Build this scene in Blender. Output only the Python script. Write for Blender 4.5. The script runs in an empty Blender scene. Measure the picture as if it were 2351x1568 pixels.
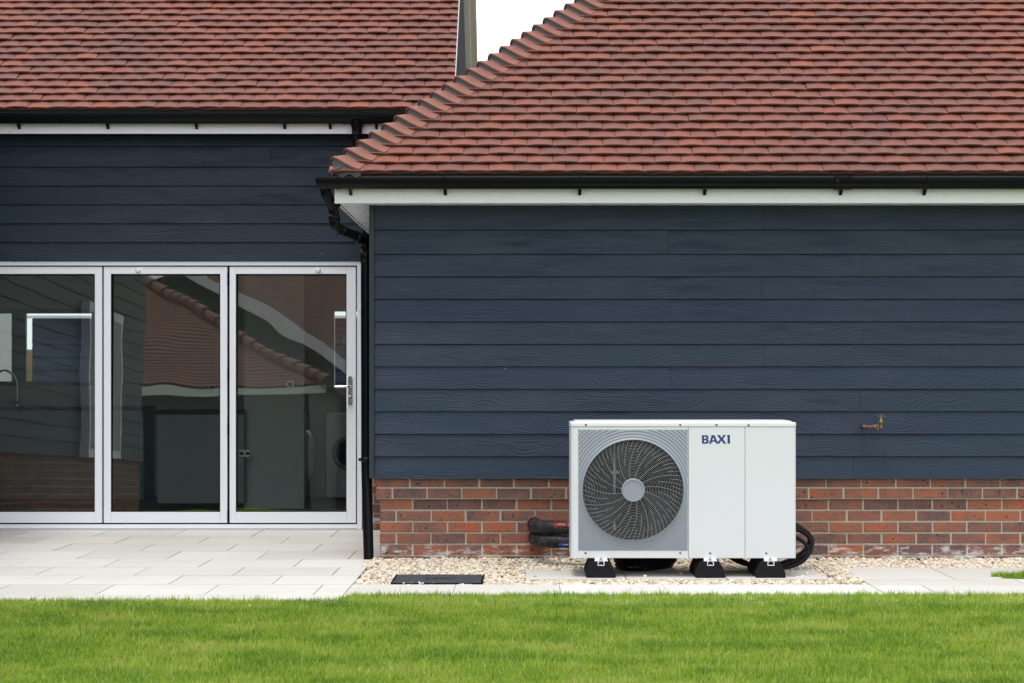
import bpy, math, random
import numpy as np
from mathutils import Vector, Matrix
random.seed(7)
rng = np.random.default_rng(11)
scene = bpy.context.scene
COL = scene.collection
F = 4702.0           # focal length in units of a 2351-wide picture
CAMH = 1.185
def PX(x, Y): return (x - 1206.0) / F * Y
def PZ(y, Y): return CAMH - (y - 871.0) / F * Y
rad = math.radians

# ------------------------------------------------------------------ node helpers
class NT:
    def __init__(s, name):
        s.m = bpy.data.materials.new(name); s.m.use_nodes = True
        s.t = s.m.node_tree; s.t.nodes.clear()
        s.out = s.n('ShaderNodeOutputMaterial')
    def n(s, typ, **kw):
        nd = s.t.nodes.new(typ)
        for k, v in kw.items():
            if k == 'ins':
                for a, b in v.items(): s.put(nd.inputs[a], b)
            else: setattr(nd, k, v)
        return nd
    def put(s, sock, v):
        if isinstance(v, bpy.types.NodeSocket): s.t.links.new(v, sock)
        else:
            if hasattr(sock.default_value, '__len__') and not hasattr(v, '__len__'): v = (v, v, v, 1)[:len(sock.default_value)]
            if hasattr(sock.default_value, '__len__') and len(sock.default_value) == 4 and len(v) == 3: v = (*v, 1)
            sock.default_value = v
    def obj(s): return s.n('ShaderNodeTexCoord').outputs['Object']
    def rnd(s):
        a = s.n('ShaderNodeAttribute', attribute_name='rnd')
        sep = s.n('ShaderNodeSeparateXYZ'); s.put(sep.inputs[0], a.outputs['Vector'])
        return sep.outputs
    def xyz(s, v):
        sep = s.n('ShaderNodeSeparateXYZ'); s.put(sep.inputs[0], v); return sep.outputs
    def comb(s, x, y, z):
        c = s.n('ShaderNodeCombineXYZ'); s.put(c.inputs[0], x); s.put(c.inputs[1], y); s.put(c.inputs[2], z); return c.outputs[0]
    def ma(s, op, a, b=0.0, c=None):
        m = s.n('ShaderNodeMath', operation=op); s.put(m.inputs[0], a); s.put(m.inputs[1], b)
        if c is not None: s.put(m.inputs[2], c)
        return m.outputs[0]
    def vm(s, op, a, b):
        m = s.n('ShaderNodeVectorMath', operation=op); s.put(m.inputs[0], a); s.put(m.inputs[1], b); return m.outputs[0]
    def noise(s, vec, scale=5, detail=2, rough=.5, dist=0):
        n = s.n('ShaderNodeTexNoise'); s.put(n.inputs['Vector'], vec)
        n.inputs['Scale'].default_value = scale; n.inputs['Detail'].default_value = detail
        n.inputs['Roughness'].default_value = rough; n.inputs['Distortion'].default_value = dist
        return n.outputs['Fac']
    def vor(s, vec, scale=5, out='Distance'):
        n = s.n('ShaderNodeTexVoronoi'); s.put(n.inputs['Vector'], vec); n.inputs['Scale'].default_value = scale
        return n.outputs[out]
    def mr(s, v, a, b, c=0.0, d=1.0):
        m = s.n('ShaderNodeMapRange'); s.put(m.inputs[0], v)
        for i, q in enumerate((a, b, c, d)): m.inputs[i + 1].default_value = q
        return m.outputs[0]
    def mix(s, f, a, b, typ='MIX'):
        m = s.n('ShaderNodeMix', data_type='RGBA', blend_type=typ)
        s.put(m.inputs['Factor'], f); s.put(m.inputs['A'], a); s.put(m.inputs['B'], b)
        return m.outputs['Result']
    def ramp(s, f, stops):
        r = s.n('ShaderNodeValToRGB'); s.put(r.inputs[0], f); e = r.color_ramp.elements
        while len(e) < len(stops): e.new(.5)
        for el, (p, c) in zip(e, stops): el.position = p; el.color = (*c, 1)
        return r.outputs[0]
    def bump(s, h, dist=.002, strength=1.0):
        b = s.n('ShaderNodeBump'); s.put(b.inputs['Height'], h)
        b.inputs['Distance'].default_value = dist; b.inputs['Strength'].default_value = strength
        return b.outputs['Normal']
    def pr(s, col, rough=.5, metal=0, normal=None, spec=.5, coat=0):
        p = s.n('ShaderNodeBsdfPrincipled')
        s.put(p.inputs['Base Color'], col); s.put(p.inputs['Roughness'], rough); s.put(p.inputs['Metallic'], metal)
        p.inputs['Specular IOR Level'].default_value = spec; p.inputs['Coat Weight'].default_value = coat
        if normal is not None: s.put(p.inputs['Normal'], normal)
        return p.outputs[0]
    def done(s, sh): s.put(s.out.inputs['Surface'], sh); return s.m

def plain(name, col, rough=.5, metal=0, spec=.5, var=.06, nscale=6, bump=0, bscale=60, coat=0):
    t = NT(name); o = t.obj()
    f = t.noise(o, nscale, 4, .6)
    c = t.mix(f, tuple(x * (1 - var) for x in col), tuple(min(1, x * (1 + var)) for x in col))
    nr = t.bump(t.noise(o, bscale, 3), bump) if bump else None
    r = t.mr(f, .3, .7, rough * .85, min(1, rough * 1.15))
    return t.done(t.pr(c, r, metal, nr, spec, coat))

def cladding_mat(name, ca, cb):
    t = NT(name); o = t.xyz(t.obj()); r = t.rnd()
    x = t.ma('ADD', t.ma('ADD', o[0], o[1]), t.ma('MULTIPLY', r[0], 57.0))
    z = t.ma('ADD', o[2], t.ma('MULTIPLY', r[1], 9.0))
    wv = t.comb(t.ma('MULTIPLY', x, 2.2), 0.0, t.ma('MULTIPLY', z, 9.0))
    n1 = t.noise(wv, 1.0, 1.5, .45)
    kv = t.comb(t.ma('MULTIPLY', x, 1.7), 0.0, t.ma('MULTIPLY', z, 7.0))
    kd = t.vor(kv, 1.0)
    kn = t.ma('POWER', 2.718, t.ma('MULTIPLY', t.ma('MULTIPLY', kd, kd), -45.0))
    ph = t.ma('ADD', t.ma('ADD', t.ma('MULTIPLY', z, 55.0), t.ma('MULTIPLY', n1, 15.0)), t.ma('MULTIPLY', kn, 2.6))
    w = t.ma('SINE', t.ma('MULTIPLY', ph, 6.283))
    w2 = t.ma('SINE', t.ma('MULTIPLY', ph, 15.7))
    fine = t.noise(t.comb(t.ma('MULTIPLY', x, 14.0), 0.0, t.ma('MULTIPLY', z, 190.0)), 1.0, 2)
    env = t.mr(t.noise(t.comb(t.ma('MULTIPLY', x, 1.1), 0.0, t.ma('MULTIPLY', z, 5.0)), 1.3, 1), .35, .65, .25, 1.0)
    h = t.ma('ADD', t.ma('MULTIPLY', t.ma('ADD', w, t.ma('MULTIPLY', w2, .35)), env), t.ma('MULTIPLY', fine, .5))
    big = t.noise(t.comb(t.ma('MULTIPLY', x, .7), 0.0, z), 1.3, 3)
    c = t.mix(t.ma('ADD', t.ma('MULTIPLY', big, .6), t.ma('MULTIPLY', r[2], .4)), ca, cb)
    mk = t.vor(t.vm('MULTIPLY', t.obj(), (3.0, 3.0, 5.0)), 1.0); mk2 = t.noise(t.obj(), 6, 3)
    mkf = t.ma('MULTIPLY', t.mr(mk, .012, .02, 1, 0), t.mr(mk2, .5, .55))
    c = t.mix(t.mr(h, -1.2, -.2, .12, 0.0), c, tuple(q * .45 for q in ca))  # grain grooves darkened in the colour too, standing in for shade in the relief
    c = t.mix(t.ma('MULTIPLY', mkf, .6), c, (.45, .46, .46))
    dust = t.mr(t.noise(t.comb(t.ma('MULTIPLY', x, .5), 0.0, t.ma('MULTIPLY', o[2], 1.6)), 2.0, 5, .65), .5, .8, 0, .10)
    c = t.mix(dust, c, (.16, .17, .17))
    return t.done(t.pr(c, .45, 0, t.bump(h, .0012, .8), .2))

def tile_mat(name, sat=1.0):
    t = NT(name); o = t.obj(); r = t.rnd()
    f = t.ma('ADD', t.ma('MULTIPLY', t.ma('MULTIPLY', r[0], r[1]), .65), t.ma('MULTIPLY', t.noise(o, 1.1, 3), .75))
    c = t.ramp(f, [(.22, (.100, .040, .035)), (.45, (.150, .050, .037)), (.68, (.190, .056, .035)), (1, (.235, .062, .032))])
    blot = t.noise(o, 22, 4, .65)
    c = t.mix(t.mr(blot, .35, .7, 0, .55), c, (.095, .046, .042))
    scr = t.noise(t.vm('MULTIPLY', o, (30, 60, 60)), 1.0, 3, .6)
    patch = t.mr(t.noise(o, 2.2, 2), .45, .65)
    c = t.mix(t.ma('MULTIPLY', t.mr(scr, .66, .72, 0, .8), patch), c, (.36, .11, .04))
    gr = t.noise(o, 400, 2)
    c = t.mix(t.mr(gr, .3, .7, 0, .22), c, (.22, .095, .07))
    return t.done(t.pr(c, .62, 0, t.bump(t.ma('ADD', t.ma('MULTIPLY', gr, .4), blot), .0012), .4))

def brick_mat():
    t = NT('brick'); o = t.obj(); r = t.rnd()
    off = t.vm('ADD', o, t.comb(t.ma('MULTIPLY', r[0], 31.0), 0.0, t.ma('MULTIPLY', r[1], 17.0)))
    n = t.noise(off, 9, 3, .55)
    f = t.ma('ADD', t.ma('MULTIPLY', r[0], .8), t.ma('MULTIPLY', t.ma('SUBTRACT', n, .5), 1.5))
    c = t.ramp(f, [(0, (.10, .060, .060)), (.22, (.16, .080, .068)), (.45, (.225, .090, .062)), (.72, (.30, .105, .057)), (1, (.42, .095, .042))])
    fl = t.noise(off, 60, 4, .7)
    c = t.mix(t.mr(fl, .35, .75, 0, .6), c, (.27, .16, .125))
    sp = t.vor(off, 55); sp2 = t.vor(off, 21)
    m1 = t.ma('MULTIPLY', t.mr(sp, .16, .24, 1, 0), t.mr(t.noise(off, 5, 2), .34, .5))
    m2 = t.ma('MULTIPLY', t.mr(sp2, .13, .2, 1, 0), t.mr(r[1], .3, .45))
    c = t.mix(t.ma('MULTIPLY', m1, .8), c, (.035, .035, .045))
    c = t.mix(t.ma('MULTIPLY', m2, .9), c, (.022, .026, .04))
    # lime bloom on the lowest courses
    s = t.xyz(o)
    zm = t.ma('MULTIPLY', t.mr(s[2], .075, .11, 1, 0), t.mr(s[2], -.05, .0, .6, 1))
    e = t.noise(t.vm('MULTIPLY', o, (6, 6, 16)), 1.0, 5, .7)
    c = t.mix(t.ma('MULTIPLY', zm, t.mr(e, .50, .62, 0, .9)), c, (.62, .60, .60))
    g2 = t.mr(t.noise(t.vm('MULTIPLY', o, (3, 3, 9)), 1.0, 4), .5, .7)
    c = t.mix(t.ma('MULTIPLY', t.ma('MULTIPLY', t.mr(s[2], .0, .05, 1, 0), g2), .7), c, (.06, .055, .025))
    return t.done(t.pr(c, .85, 0, t.bump(t.ma('ADD', fl, t.ma('MULTIPLY', m1, -.6)), .004), .25))

def mortar_mat():
    t = NT('brick_mortar'); o = t.obj(); n = t.noise(o, 90, 4, .7)
    c = t.mix(n, (.36, .33, .25), (.54, .50, .41))
    s = t.xyz(o); e = t.noise(t.vm('MULTIPLY', o, (6, 6, 16)), 1.0, 5, .7)
    c = t.mix(t.ma('MULTIPLY', t.mr(s[2], .09, .12, 1, 0), t.mr(e, .46, .6, 0, .9)), c, (.66, .65, .63))
    return t.done(t.pr(c, .9, 0, t.bump(n, .004), .2))

def paving_mat(name, a, b):
    t = NT(name); o = t.obj(); r = t.rnd()
    st = t.noise(t.vm('MULTIPLY', t.vm('ADD', o, t.comb(t.ma('MULTIPLY', r[0], 20.0), t.ma('MULTIPLY', r[1], 20.0), 0.0)), (1.2, 14, 1)), 1.6, 5, .65)
    c = t.mix(st, a, b)
    c = t.mix(t.ma('MULTIPLY', r[2], .7), c, tuple(q * k for q, k in zip(a, (.86, .85, .82))))
    st2 = t.noise(t.vm('ADD', o, (3.1, 7.7, 0)), .9, 4, .6)
    c = t.mix(t.mr(st2, .45, .75, 0, .22), c, (.40, .36, .29))
    sp = t.noise(o, 7, 6, .75)
    c = t.mix(t.mr(sp, .64, .74, 0, .5), c, (.34, .27, .20))
    dm = t.noise(t.vm('MULTIPLY', o, (1.0, 2.0, 1)), .8, 5, .7)
    c = t.mix(t.mr(dm, .5, .72, 0, .28), c, (.44, .41, .36))
    gt_ = t.vor(o, 4.5)
    c = t.mix(t.mr(gt_, .012, .02, .7, 0), c, (.16, .12, .08))
    return t.done(t.pr(c, .55, 0, t.bump(st, .001, .5), .35))

def gravel_mat():
    t = NT('gravel'); r = t.rnd(); o = t.obj()
    c = t.ramp(r[0], [(0, (.42, .33, .23)), (.10, (.64, .55, .42)), (.45, (.76, .71, .61)), (.72, (.64, .54, .40)), (.84, (.55, .42, .26)), (.91, (.36, .33, .31)), (1, (.80, .78, .73))])
    c = t.mix(t.mr(t.noise(o, 90, 3), .35, .7, 0, .3), c, (.45, .36, .26))
    return t.done(t.pr(c, .75, 0, t.bump(t.noise(o, 160, 3), .002), .3))

def grass_mat():
    t = NT('grass'); r = t.rnd(); o = t.obj()
    p = t.noise(t.vm('MULTIPLY', o, (1.0, 1.7, 1)), 1.6, 5, .66)
    p2 = t.noise(t.vm('MULTIPLY', o, (1.2, 1.8, .2)), 11, 3, .6)
    f = t.ma('ADD', t.ma('MULTIPLY', p, .75), t.ma('MULTIPLY', p2, .35))
    c = t.ramp(f, [(.41, (.060, .175, .006)), (.50, (.19, .36, .014)), (.57, (.37, .51, .035)), (.66, (.60, .62, .15))])
    c = t.mix(t.ma('MULTIPLY', r[0], .4), c, (.11, .29, .012))
    c = t.mix(t.mr(r[1], .84, .88, 0, .6), c, (.56, .70, .24))
    c = t.mix(t.mr(r[1], .24, .20, 0, .65), c, (.035, .115, .006))
    c = t.mix(t.mr(r[1], .965, .97, 0, .8), c, (.50, .42, .20))
    tip = t.mr(r[2], 0, 1, 0, .25)
    c = t.mix(tip, c, (.42, .50, .13))
    d = t.pr(c, .5, 0, None, .12)
    tr = t.n('ShaderNodeBsdfTranslucent'); t.put(tr.inputs[0], c)
    mx = t.n('ShaderNodeMixShader'); mx.inputs[0].default_value = .45
    t.put(mx.inputs[1], d); t.put(mx.inputs[2], tr.outputs[0])
    return t.done(mx.outputs[0])

def glass_mat(name='window_glass', wav=.00045, refl=.13, tint=(.80, .86, .84)):
    t = NT(name); o = t.obj()
    w = t.noise(t.vm('MULTIPLY', o, (1, 1, 1)), 1.5, 1, .4)
    nr = t.bump(w, wav * 4.0, 1.0)
    g = t.n('ShaderNodeBsdfGlossy'); g.inputs['Roughness'].default_value = .004; t.put(g.inputs['Normal'], nr)
    g.inputs['Color'].default_value = (.95, 1, .98, 1)
    tr = t.n('ShaderNodeBsdfTransparent'); tr.inputs[0].default_value = (*tint, 1)
    fr = t.n('ShaderNodeFresnel'); fr.inputs['IOR'].default_value = 1.5
    f = t.ma('ADD', t.ma('MULTIPLY', fr.outputs[0], 1.2), refl - .05)
    mx = t.n('ShaderNodeMixShader'); t.put(mx.inputs[0], f); t.put(mx.inputs[1], tr.outputs[0]); t.put(mx.inputs[2], g.outputs[0])
    return t.done(mx.outputs[0])

def insul_mat():
    t = NT('pipe_insulation'); o = t.obj(); d = t.vor(o, 120); s = t.noise(o, 14, 2); rr = t.noise(o, 130, 0)
    m = t.ma('MULTIPLY', t.mr(d, .2, .3, 1, 0), t.mr(s, .40, .52))
    c = t.mix(m, (.007, .008, .011), (.22, .21, .19))
    return t.done(t.pr(c, .55, 0, t.bump(t.noise(o, 40, 3), .004), .4))

M = {}
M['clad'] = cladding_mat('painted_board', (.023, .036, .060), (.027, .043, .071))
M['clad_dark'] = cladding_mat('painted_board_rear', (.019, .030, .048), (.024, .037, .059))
M['trim'] = plain('painted_trim', (.024, .037, .050), .4, spec=.25)
M['tile'] = tile_mat('clay_tile'); 
M['hip'] = plain('clay_hip_tile', (.205, .078, .056), .6, var=.13, nscale=9, bump=.001, bscale=200)
M['brick'] = brick_mat(); M['mortar'] = mortar_mat()
M['hmortar'] = plain('roof_mortar', (.075, .075, .082), .9, var=.35, nscale=30, bump=.004, bscale=80)
M['pvc'] = plain('white_pvc', (.79, .79, .83), .28, var=.02)
M['alu'] = plain('white_aluminium', (.84, .87, .93), .35, var=.015)
M['black'] = plain('black_pvc', (.0025, .003, .0045), .3, spec=.16)
M['tray'] = plain('eaves_tray', (.05, .062, .10), .45)
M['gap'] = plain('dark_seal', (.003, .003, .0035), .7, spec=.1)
M['paving'] = paving_mat('porcelain_paving', (.62, .605, .57), (.72, .705, .67))
M['joint'] = plain('joint_grout', (.05, .048, .045), .9, var=.3)
M['soil'] = plain('soil', (.16, .13, .09), .95, var=.3)
M['gravel'] = gravel_mat(); M['grass'] = grass_mat()
M['turf'] = plain('turf', (.11, .20, .018), .95, var=.35, nscale=3, spec=.1)
M['glass'] = glass_mat(refl=.145); M['glass2'] = glass_mat('rear_window_glass', .0001, .06)
M['casing'] = plain('casing_enamel', (.62, .648, .672), .35, var=.012, nscale=3)
M['casing_lid'] = plain('lid_enamel', (.68, .70, .71), .32, var=.012)
M['grille'] = plain('grey_plastic', (.245, .275, .315), .42, var=.02)
M['wire'] = plain('grille_wire', (.50, .53, .54), .5)
M['void'] = plain('dark_plastic', (.002, .002, .003), .8, spec=.05)
M['fan'] = plain('fan_plastic', (.004, .005, .010), .5, spec=.15)
M['steel'] = plain('galvanised_steel', (.45, .47, .49), .35, metal=.8, var=.1)
M['dim'] = plain('motor_bracket_steel', (.16, .17, .18), .6, spec=.2)
M['rubber'] = plain('black_rubber', (.008, .009, .011), .8, spec=.2, var=.25, nscale=20, bump=.001, bscale=150)
M['logo'] = plain('logo_ink', (.008, .030, .15), .4)
M['white_ink'] = plain('white_ink', (.75, .75, .75), .5)
M['red'] = plain('red_vinyl', (.55, .012, .02), .35); M['blue'] = plain('blue_vinyl', (.008, .03, .28), .35)
M['insul'] = insul_mat()
M['terracotta'] = plain('terracotta_sleeve', (.16, .055, .035), .8, var=.2)
M['brass'] = plain('aged_brass', (.19, .14, .07), .5, metal=.7, var=.3, nscale=40)
M['copper'] = plain('dull_copper', (.17, .09, .065), .45, metal=.7, var=.3, nscale=40)
M['chrome'] = plain('chrome', (.75, .75, .76), .09, metal=1, var=.02)
M['corr'] = plain('corrugated_hose', (.005, .005, .007), .55, spec=.2)
M['weed'] = plain('weed_leaf', (.045, .11, .03), .6, var=.3, nscale=30)
M['int_wall'] = plain('interior_paint', (.72, .73, .69), .8)
M['int_floor'] = plain('oak_floor', (.22, .17, .12), .5, var=.2)
M['cab'] = plain('grey_cabinet', (.36, .38, .37), .5); M['worktop'] = plain('dark_worktop', (.02, .02, .022), .25)
M['oak'] = plain('oak_panel', (.48, .37, .26), .5, var=.15, nscale=4)
M['machine'] = plain('white_appliance', (.88, .88, .88), .3)
M['win'] = plain('window_frame_paint', (.75, .78, .74), .4)
M['render'] = plain('pale_render', (.5, .5, .48), .8)
M['verge'] = plain('verge_board_white', (.92, .92, .92), .5)
M['gable'] = plain('gable_board', (.075, .075, .078), .95, spec=0.0)
M['under'] = plain('undercloak', (.52, .47, .37), .8, var=.12, nscale=14, bump=.002)
M['manhole'] = plain('cover_plastic', (.042, .050, .062), .45, var=.2, nscale=10)
M['fence'] = plain('fence_timber', (.42, .28, .14), .8, var=.25)
M['grassbg'] = plain('far_grass', (.11, .20, .018), .9, var=.3, nscale=1, spec=.1)

# ------------------------------------------------------------------ mesh helpers
class MB:
    def __init__(s): s.v = []; s.f = []; s.c = []; s.sm = []
    def add(s, vs, fs, c=(0, 0, 0), smooth=False):
        b = len(s.v); s.v += [tuple(p) for p in vs]
        for f in fs: s.f.append([b + i for i in f]); s.c.append(c); s.sm.append(smooth)
    def box(s, x0, x1, y0, y1, z0, z1, c=(0, 0, 0), bev=0):
        x0, x1 = min(x0, x1), max(x0, x1); y0, y1 = min(y0, y1), max(y0, y1); z0, z1 = min(z0, z1), max(z0, z1)
        if bev <= 0:
            v = [(x, y, z) for z in (z0, z1) for y in (y0, y1) for x in (x0, x1)]
            s.add(v, [(0, 2, 3, 1), (4, 5, 7, 6), (0, 1, 5, 4), (1, 3, 7, 5), (3, 2, 6, 7), (2, 0, 4, 6)], c); return
        b = min(bev, (x1 - x0) * .45, (y1 - y0) * .45, (z1 - z0) * .45)
        bm = __import__('bmesh').new(); import bmesh
        r = bmesh.ops.create_cube(bm, size=1)
        for q in bm.verts: q.co = Vector(((x0 + x1) / 2 + q.co.x * (x1 - x0), (y0 + y1) / 2 + q.co.y * (y1 - y0), (z0 + z1) / 2 + q.co.z * (z1 - z0)))
        bmesh.ops.bevel(bm, geom=list(bm.edges), offset=b, segments=2, affect='EDGES', profile=.5)
        bm.verts.index_update(); s.add([q.co for q in bm.verts], [[q.index for q in f.verts] for f in bm.faces], c); bm.free()
    def prism(s, pts, fn, a, b, c=(0, 0, 0), smooth=False):
        """pts: 2-D outline; fn(p, t) -> 3-D; t in (a, b)"""
        n = len(pts); v = [fn(p, a) for p in pts] + [fn(p, b) for p in pts]
        s.add(v, [[i, (i + 1) % n, n + (i + 1) % n, n + i] for i in range(n)], c, smooth)
        s.add([fn(p, a) for p in pts], [list(range(n))[::-1]], c); s.add([fn(p, b) for p in pts], [list(range(n))], c)
    def tube(s, path, r, n=10, c=(0, 0, 0), cap=True, closed=False, rad_fn=None):
        path = [Vector(p) for p in path]; m = len(path); rings = []
        prev = None
        for i, p in enumerate(path):
            if closed: d = path[(i + 1) % m] - path[i - 1]
            else: d = path[min(i + 1, m - 1)] - path[max(i - 1, 0)]
            d.normalize()
            if prev is None:
                up = Vector((0, 0, 1)) if abs(d.z) < .9 else Vector((1, 0, 0))
                u = d.cross(up).normalized()
            else: u = (prev - d * prev.dot(d)).normalized()
            prev = u; w = d.cross(u); rr = rad_fn(i) if rad_fn else r
            rings.append([p + (u * math.cos(2 * math.pi * k / n) + w * math.sin(2 * math.pi * k / n)) * rr for k in range(n)])
        v = [q for ring in rings for q in ring]; fs = []
        for i in range(m if closed else m - 1):
            j = (i + 1) % m
            for k in range(n): fs.append((i * n + k, i * n + (k + 1) % n, j * n + (k + 1) % n, j * n + k))
        s.add(v, fs, c, True)
        if cap and not closed:
            s.add(rings[0], [list(range(n))], c); s.add(rings[-1], [list(range(n))[::-1]], c)
    def lathe(s, o, axis, prof, n=24, c=(0, 0, 0), smooth=True):
        """prof: list of (radius, distance along axis)"""
        a = Vector(axis).normalized(); u = a.cross(Vector((0, 0, 1)) if abs(a.z) < .9 else Vector((1, 0, 0))).normalized(); w = a.cross(u); o = Vector(o)
        v = []; fs = []
        for r, d in prof:
            for k in range(n):
                t = 2 * math.pi * k / n; v.append(o + a * d + (u * math.cos(t) + w * math.sin(t)) * r)
        for i in range(len(prof) - 1):
            for k in range(n): fs.append((i * n + k, i * n + (k + 1) % n, (i + 1) * n + (k + 1) % n, (i + 1) * n + k))
        s.add(v, fs, c, smooth)
    def build(s, name, mat, parent=None, fixn=True):
        me = bpy.data.meshes.new(name); me.from_pydata(s.v, [], s.f)
        at = me.attributes.new('rnd', 'FLOAT_VECTOR', 'FACE'); at.data.foreach_set('vector', np.array(s.c, dtype=np.float32).ravel())
        me.polygons.foreach_set('use_smooth', s.sm)
        if fixn:
            import bmesh
            bm = bmesh.new(); bm.from_mesh(me); bmesh.ops.recalc_face_normals(bm, faces=bm.faces); bm.to_mesh(me); bm.free()
        me.materials.append(mat)
        return link(name, me, parent)

def link(name, me, parent=None):
    o = bpy.data.objects.new(name, me); COL.objects.link(o)
    if parent is not None:
        o.parent = parent; top = parent; mtx = Matrix.Identity(4)
        p = parent
        while p is not None:
            if p.parent is None: mtx = Matrix.Translation(p.location); break
            p = p.parent
        # parts keep world coordinates in their meshes; only the root carries an offset
        if parent.parent is None: o.matrix_parent_inverse = mtx.inverted()
    return o

def np_mesh(name, V, T, attr, mat, parent=None, smooth=False):
    me = bpy.data.meshes.new(name)
    me.vertices.add(len(V)); me.vertices.foreach_set('co', V.astype(np.float32).ravel())
    me.loops.add(T.size); me.loops.foreach_set('vertex_index', T.astype(np.int32).ravel())
    me.polygons.add(len(T)); me.polygons.foreach_set('loop_start', np.arange(0, T.size, 3, dtype=np.int32))
    me.polygons.foreach_set('loop_total', np.full(len(T), 3, dtype=np.int32))
    at = me.attributes.new('rnd', 'FLOAT_VECTOR', 'FACE'); at.data.foreach_set('vector', attr.astype(np.float32).ravel())
    me.polygons.foreach_set('use_smooth', np.full(len(T), smooth, dtype=bool))
    me.materials.append(mat); me.update(calc_edges=True)
    return link(name, me, parent)

def thing(name, loc, label, cat, group=None):
    o = bpy.data.objects.new(name, None); COL.objects.link(o); o.location = loc; o.empty_display_size = .1
    o['label'] = label; o['category'] = cat
    if group: o['group'] = group
    return o
def tag(o, label, cat, group=None, kind=None):
    o['label'] = label; o['category'] = cat
    if group: o['group'] = group
    if kind: o['kind'] = kind
    return o
def struct(o, label=None):
    o['kind'] = 'structure'
    if label: o['label'] = label; o['category'] = o.name.split('.')[0].replace('_', ' ')
    return o
def R3(): return (random.random(), random.random(), random.random())

# ------------------------------------------------------------------ reusable builders
def boards(mb, x0, x1, zl, Y, joints=(), proud=.011, axis='y', flip=1):
    """zl: board edges from top to bottom; joints: {row: [x, ...]}"""
    jd = dict(joints)
    for i in range(len(zl) - 1):
        zt, zb = zl[i], zl[i + 1]; xs = [x0] + sorted(jd.get(i, [])) + [x1]
        for k in range(len(xs) - 1):
            a = xs[k] + (.0008 if k else 0); b = xs[k + 1] - (.0008 if k < len(xs) - 2 else 0)
            c = R3(); dz = .0009 * (random.random() - .5)
            prof = [(-proud, zb + dz), (-proud + .0004, zb + .001 + dz), (-.001, zt - .0055), (.010, zt - .0055), (.010, zt + .006), (.014, zt + .006), (.014, zb + dz)]
            if axis == 'y': fn = lambda p, t: (t, Y + p[0], p[1])
            else: fn = lambda p, t: (Y + flip * p[0], t, p[1])
            mb.prism(prof, fn, a, b, c)

def tiled_roof(mb, x0, x1, Y0, Z0, pitch, gauge, rows, hip=None, w=.165, seg=5, right_edge=False, s0=0.0, jit=1.0):
    c, s = math.cos(pitch), math.sin(pitch)
    def P(x, q, n): return (x, Y0 + q * c - n * s, Z0 + q * s + n * c)
    for r in range(-1, rows):
        q0 = r * gauge + s0 if r >= 0 else s0 + .004
        off = (r % 2) * w / 2 + (0.03 if r >= 0 else 0.0)
        nl = (.025 if r >= 0 else .006)
        L = gauge * 1.45 if r >= 0 else .05
        start = x0 - w + off if hip is None else x0 + math.floor((hip + q0 * c - x0) / w) * w - w + off
        x = start
        while x < x1:
            a, b = x + .0014, x + w - .0014; x += w
            if right_edge and b > x1 - .02: b = x1
            if a > x1: break
            lo = x0 if hip is None else hip + q0 * c
            if b < lo + .03: continue
            a = max(a, lo); b = min(b, x1) if right_edge else b
            if b - a < .02: continue
            cc = R3(); dn = (random.random() - .5) * .005 * jit; tl = (random.random() - .5) * .004 * jit; dq = (random.random() - .5) * .005 * jit
            cam = .0058 * (.7 + .6 * random.random())
            top0 = []; top1 = []; bot0 = []
            for k in range(seg + 1):
                u = k / seg; xx = a + (b - a) * u
                h = nl + dn + tl * (u - .5) - cam * (2 * u - 1) ** 2
                top0.append(P(xx, q0 + dq, h)); bot0.append(P(xx, q0 + dq + .001, h - .0135))
                xu = xx if hip is None else max(xx, hip + (q0 + L) * c)
                top1.append(P(xu, q0 + L, h - .0215 * L / gauge / 1.0))
            n = seg + 1
            mb.add(top0 + top1, [(k, k + 1, n + k + 1, n + k) for k in range(seg)], cc, True)
            mb.add(bot0 + top0, [(k, k + 1, n + k + 1, n + k) for k in range(seg)], cc)
            mb.add([top0[0], bot0[0], P(top1[0][0], q0 + L, nl - .03), top1[0]], [(0, 1, 2, 3)], cc)
            mb.add([top0[-1], bot0[-1], P(b, q0 + L, nl - .03), top1[-1]], [(0, 3, 2, 1)], cc)

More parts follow.
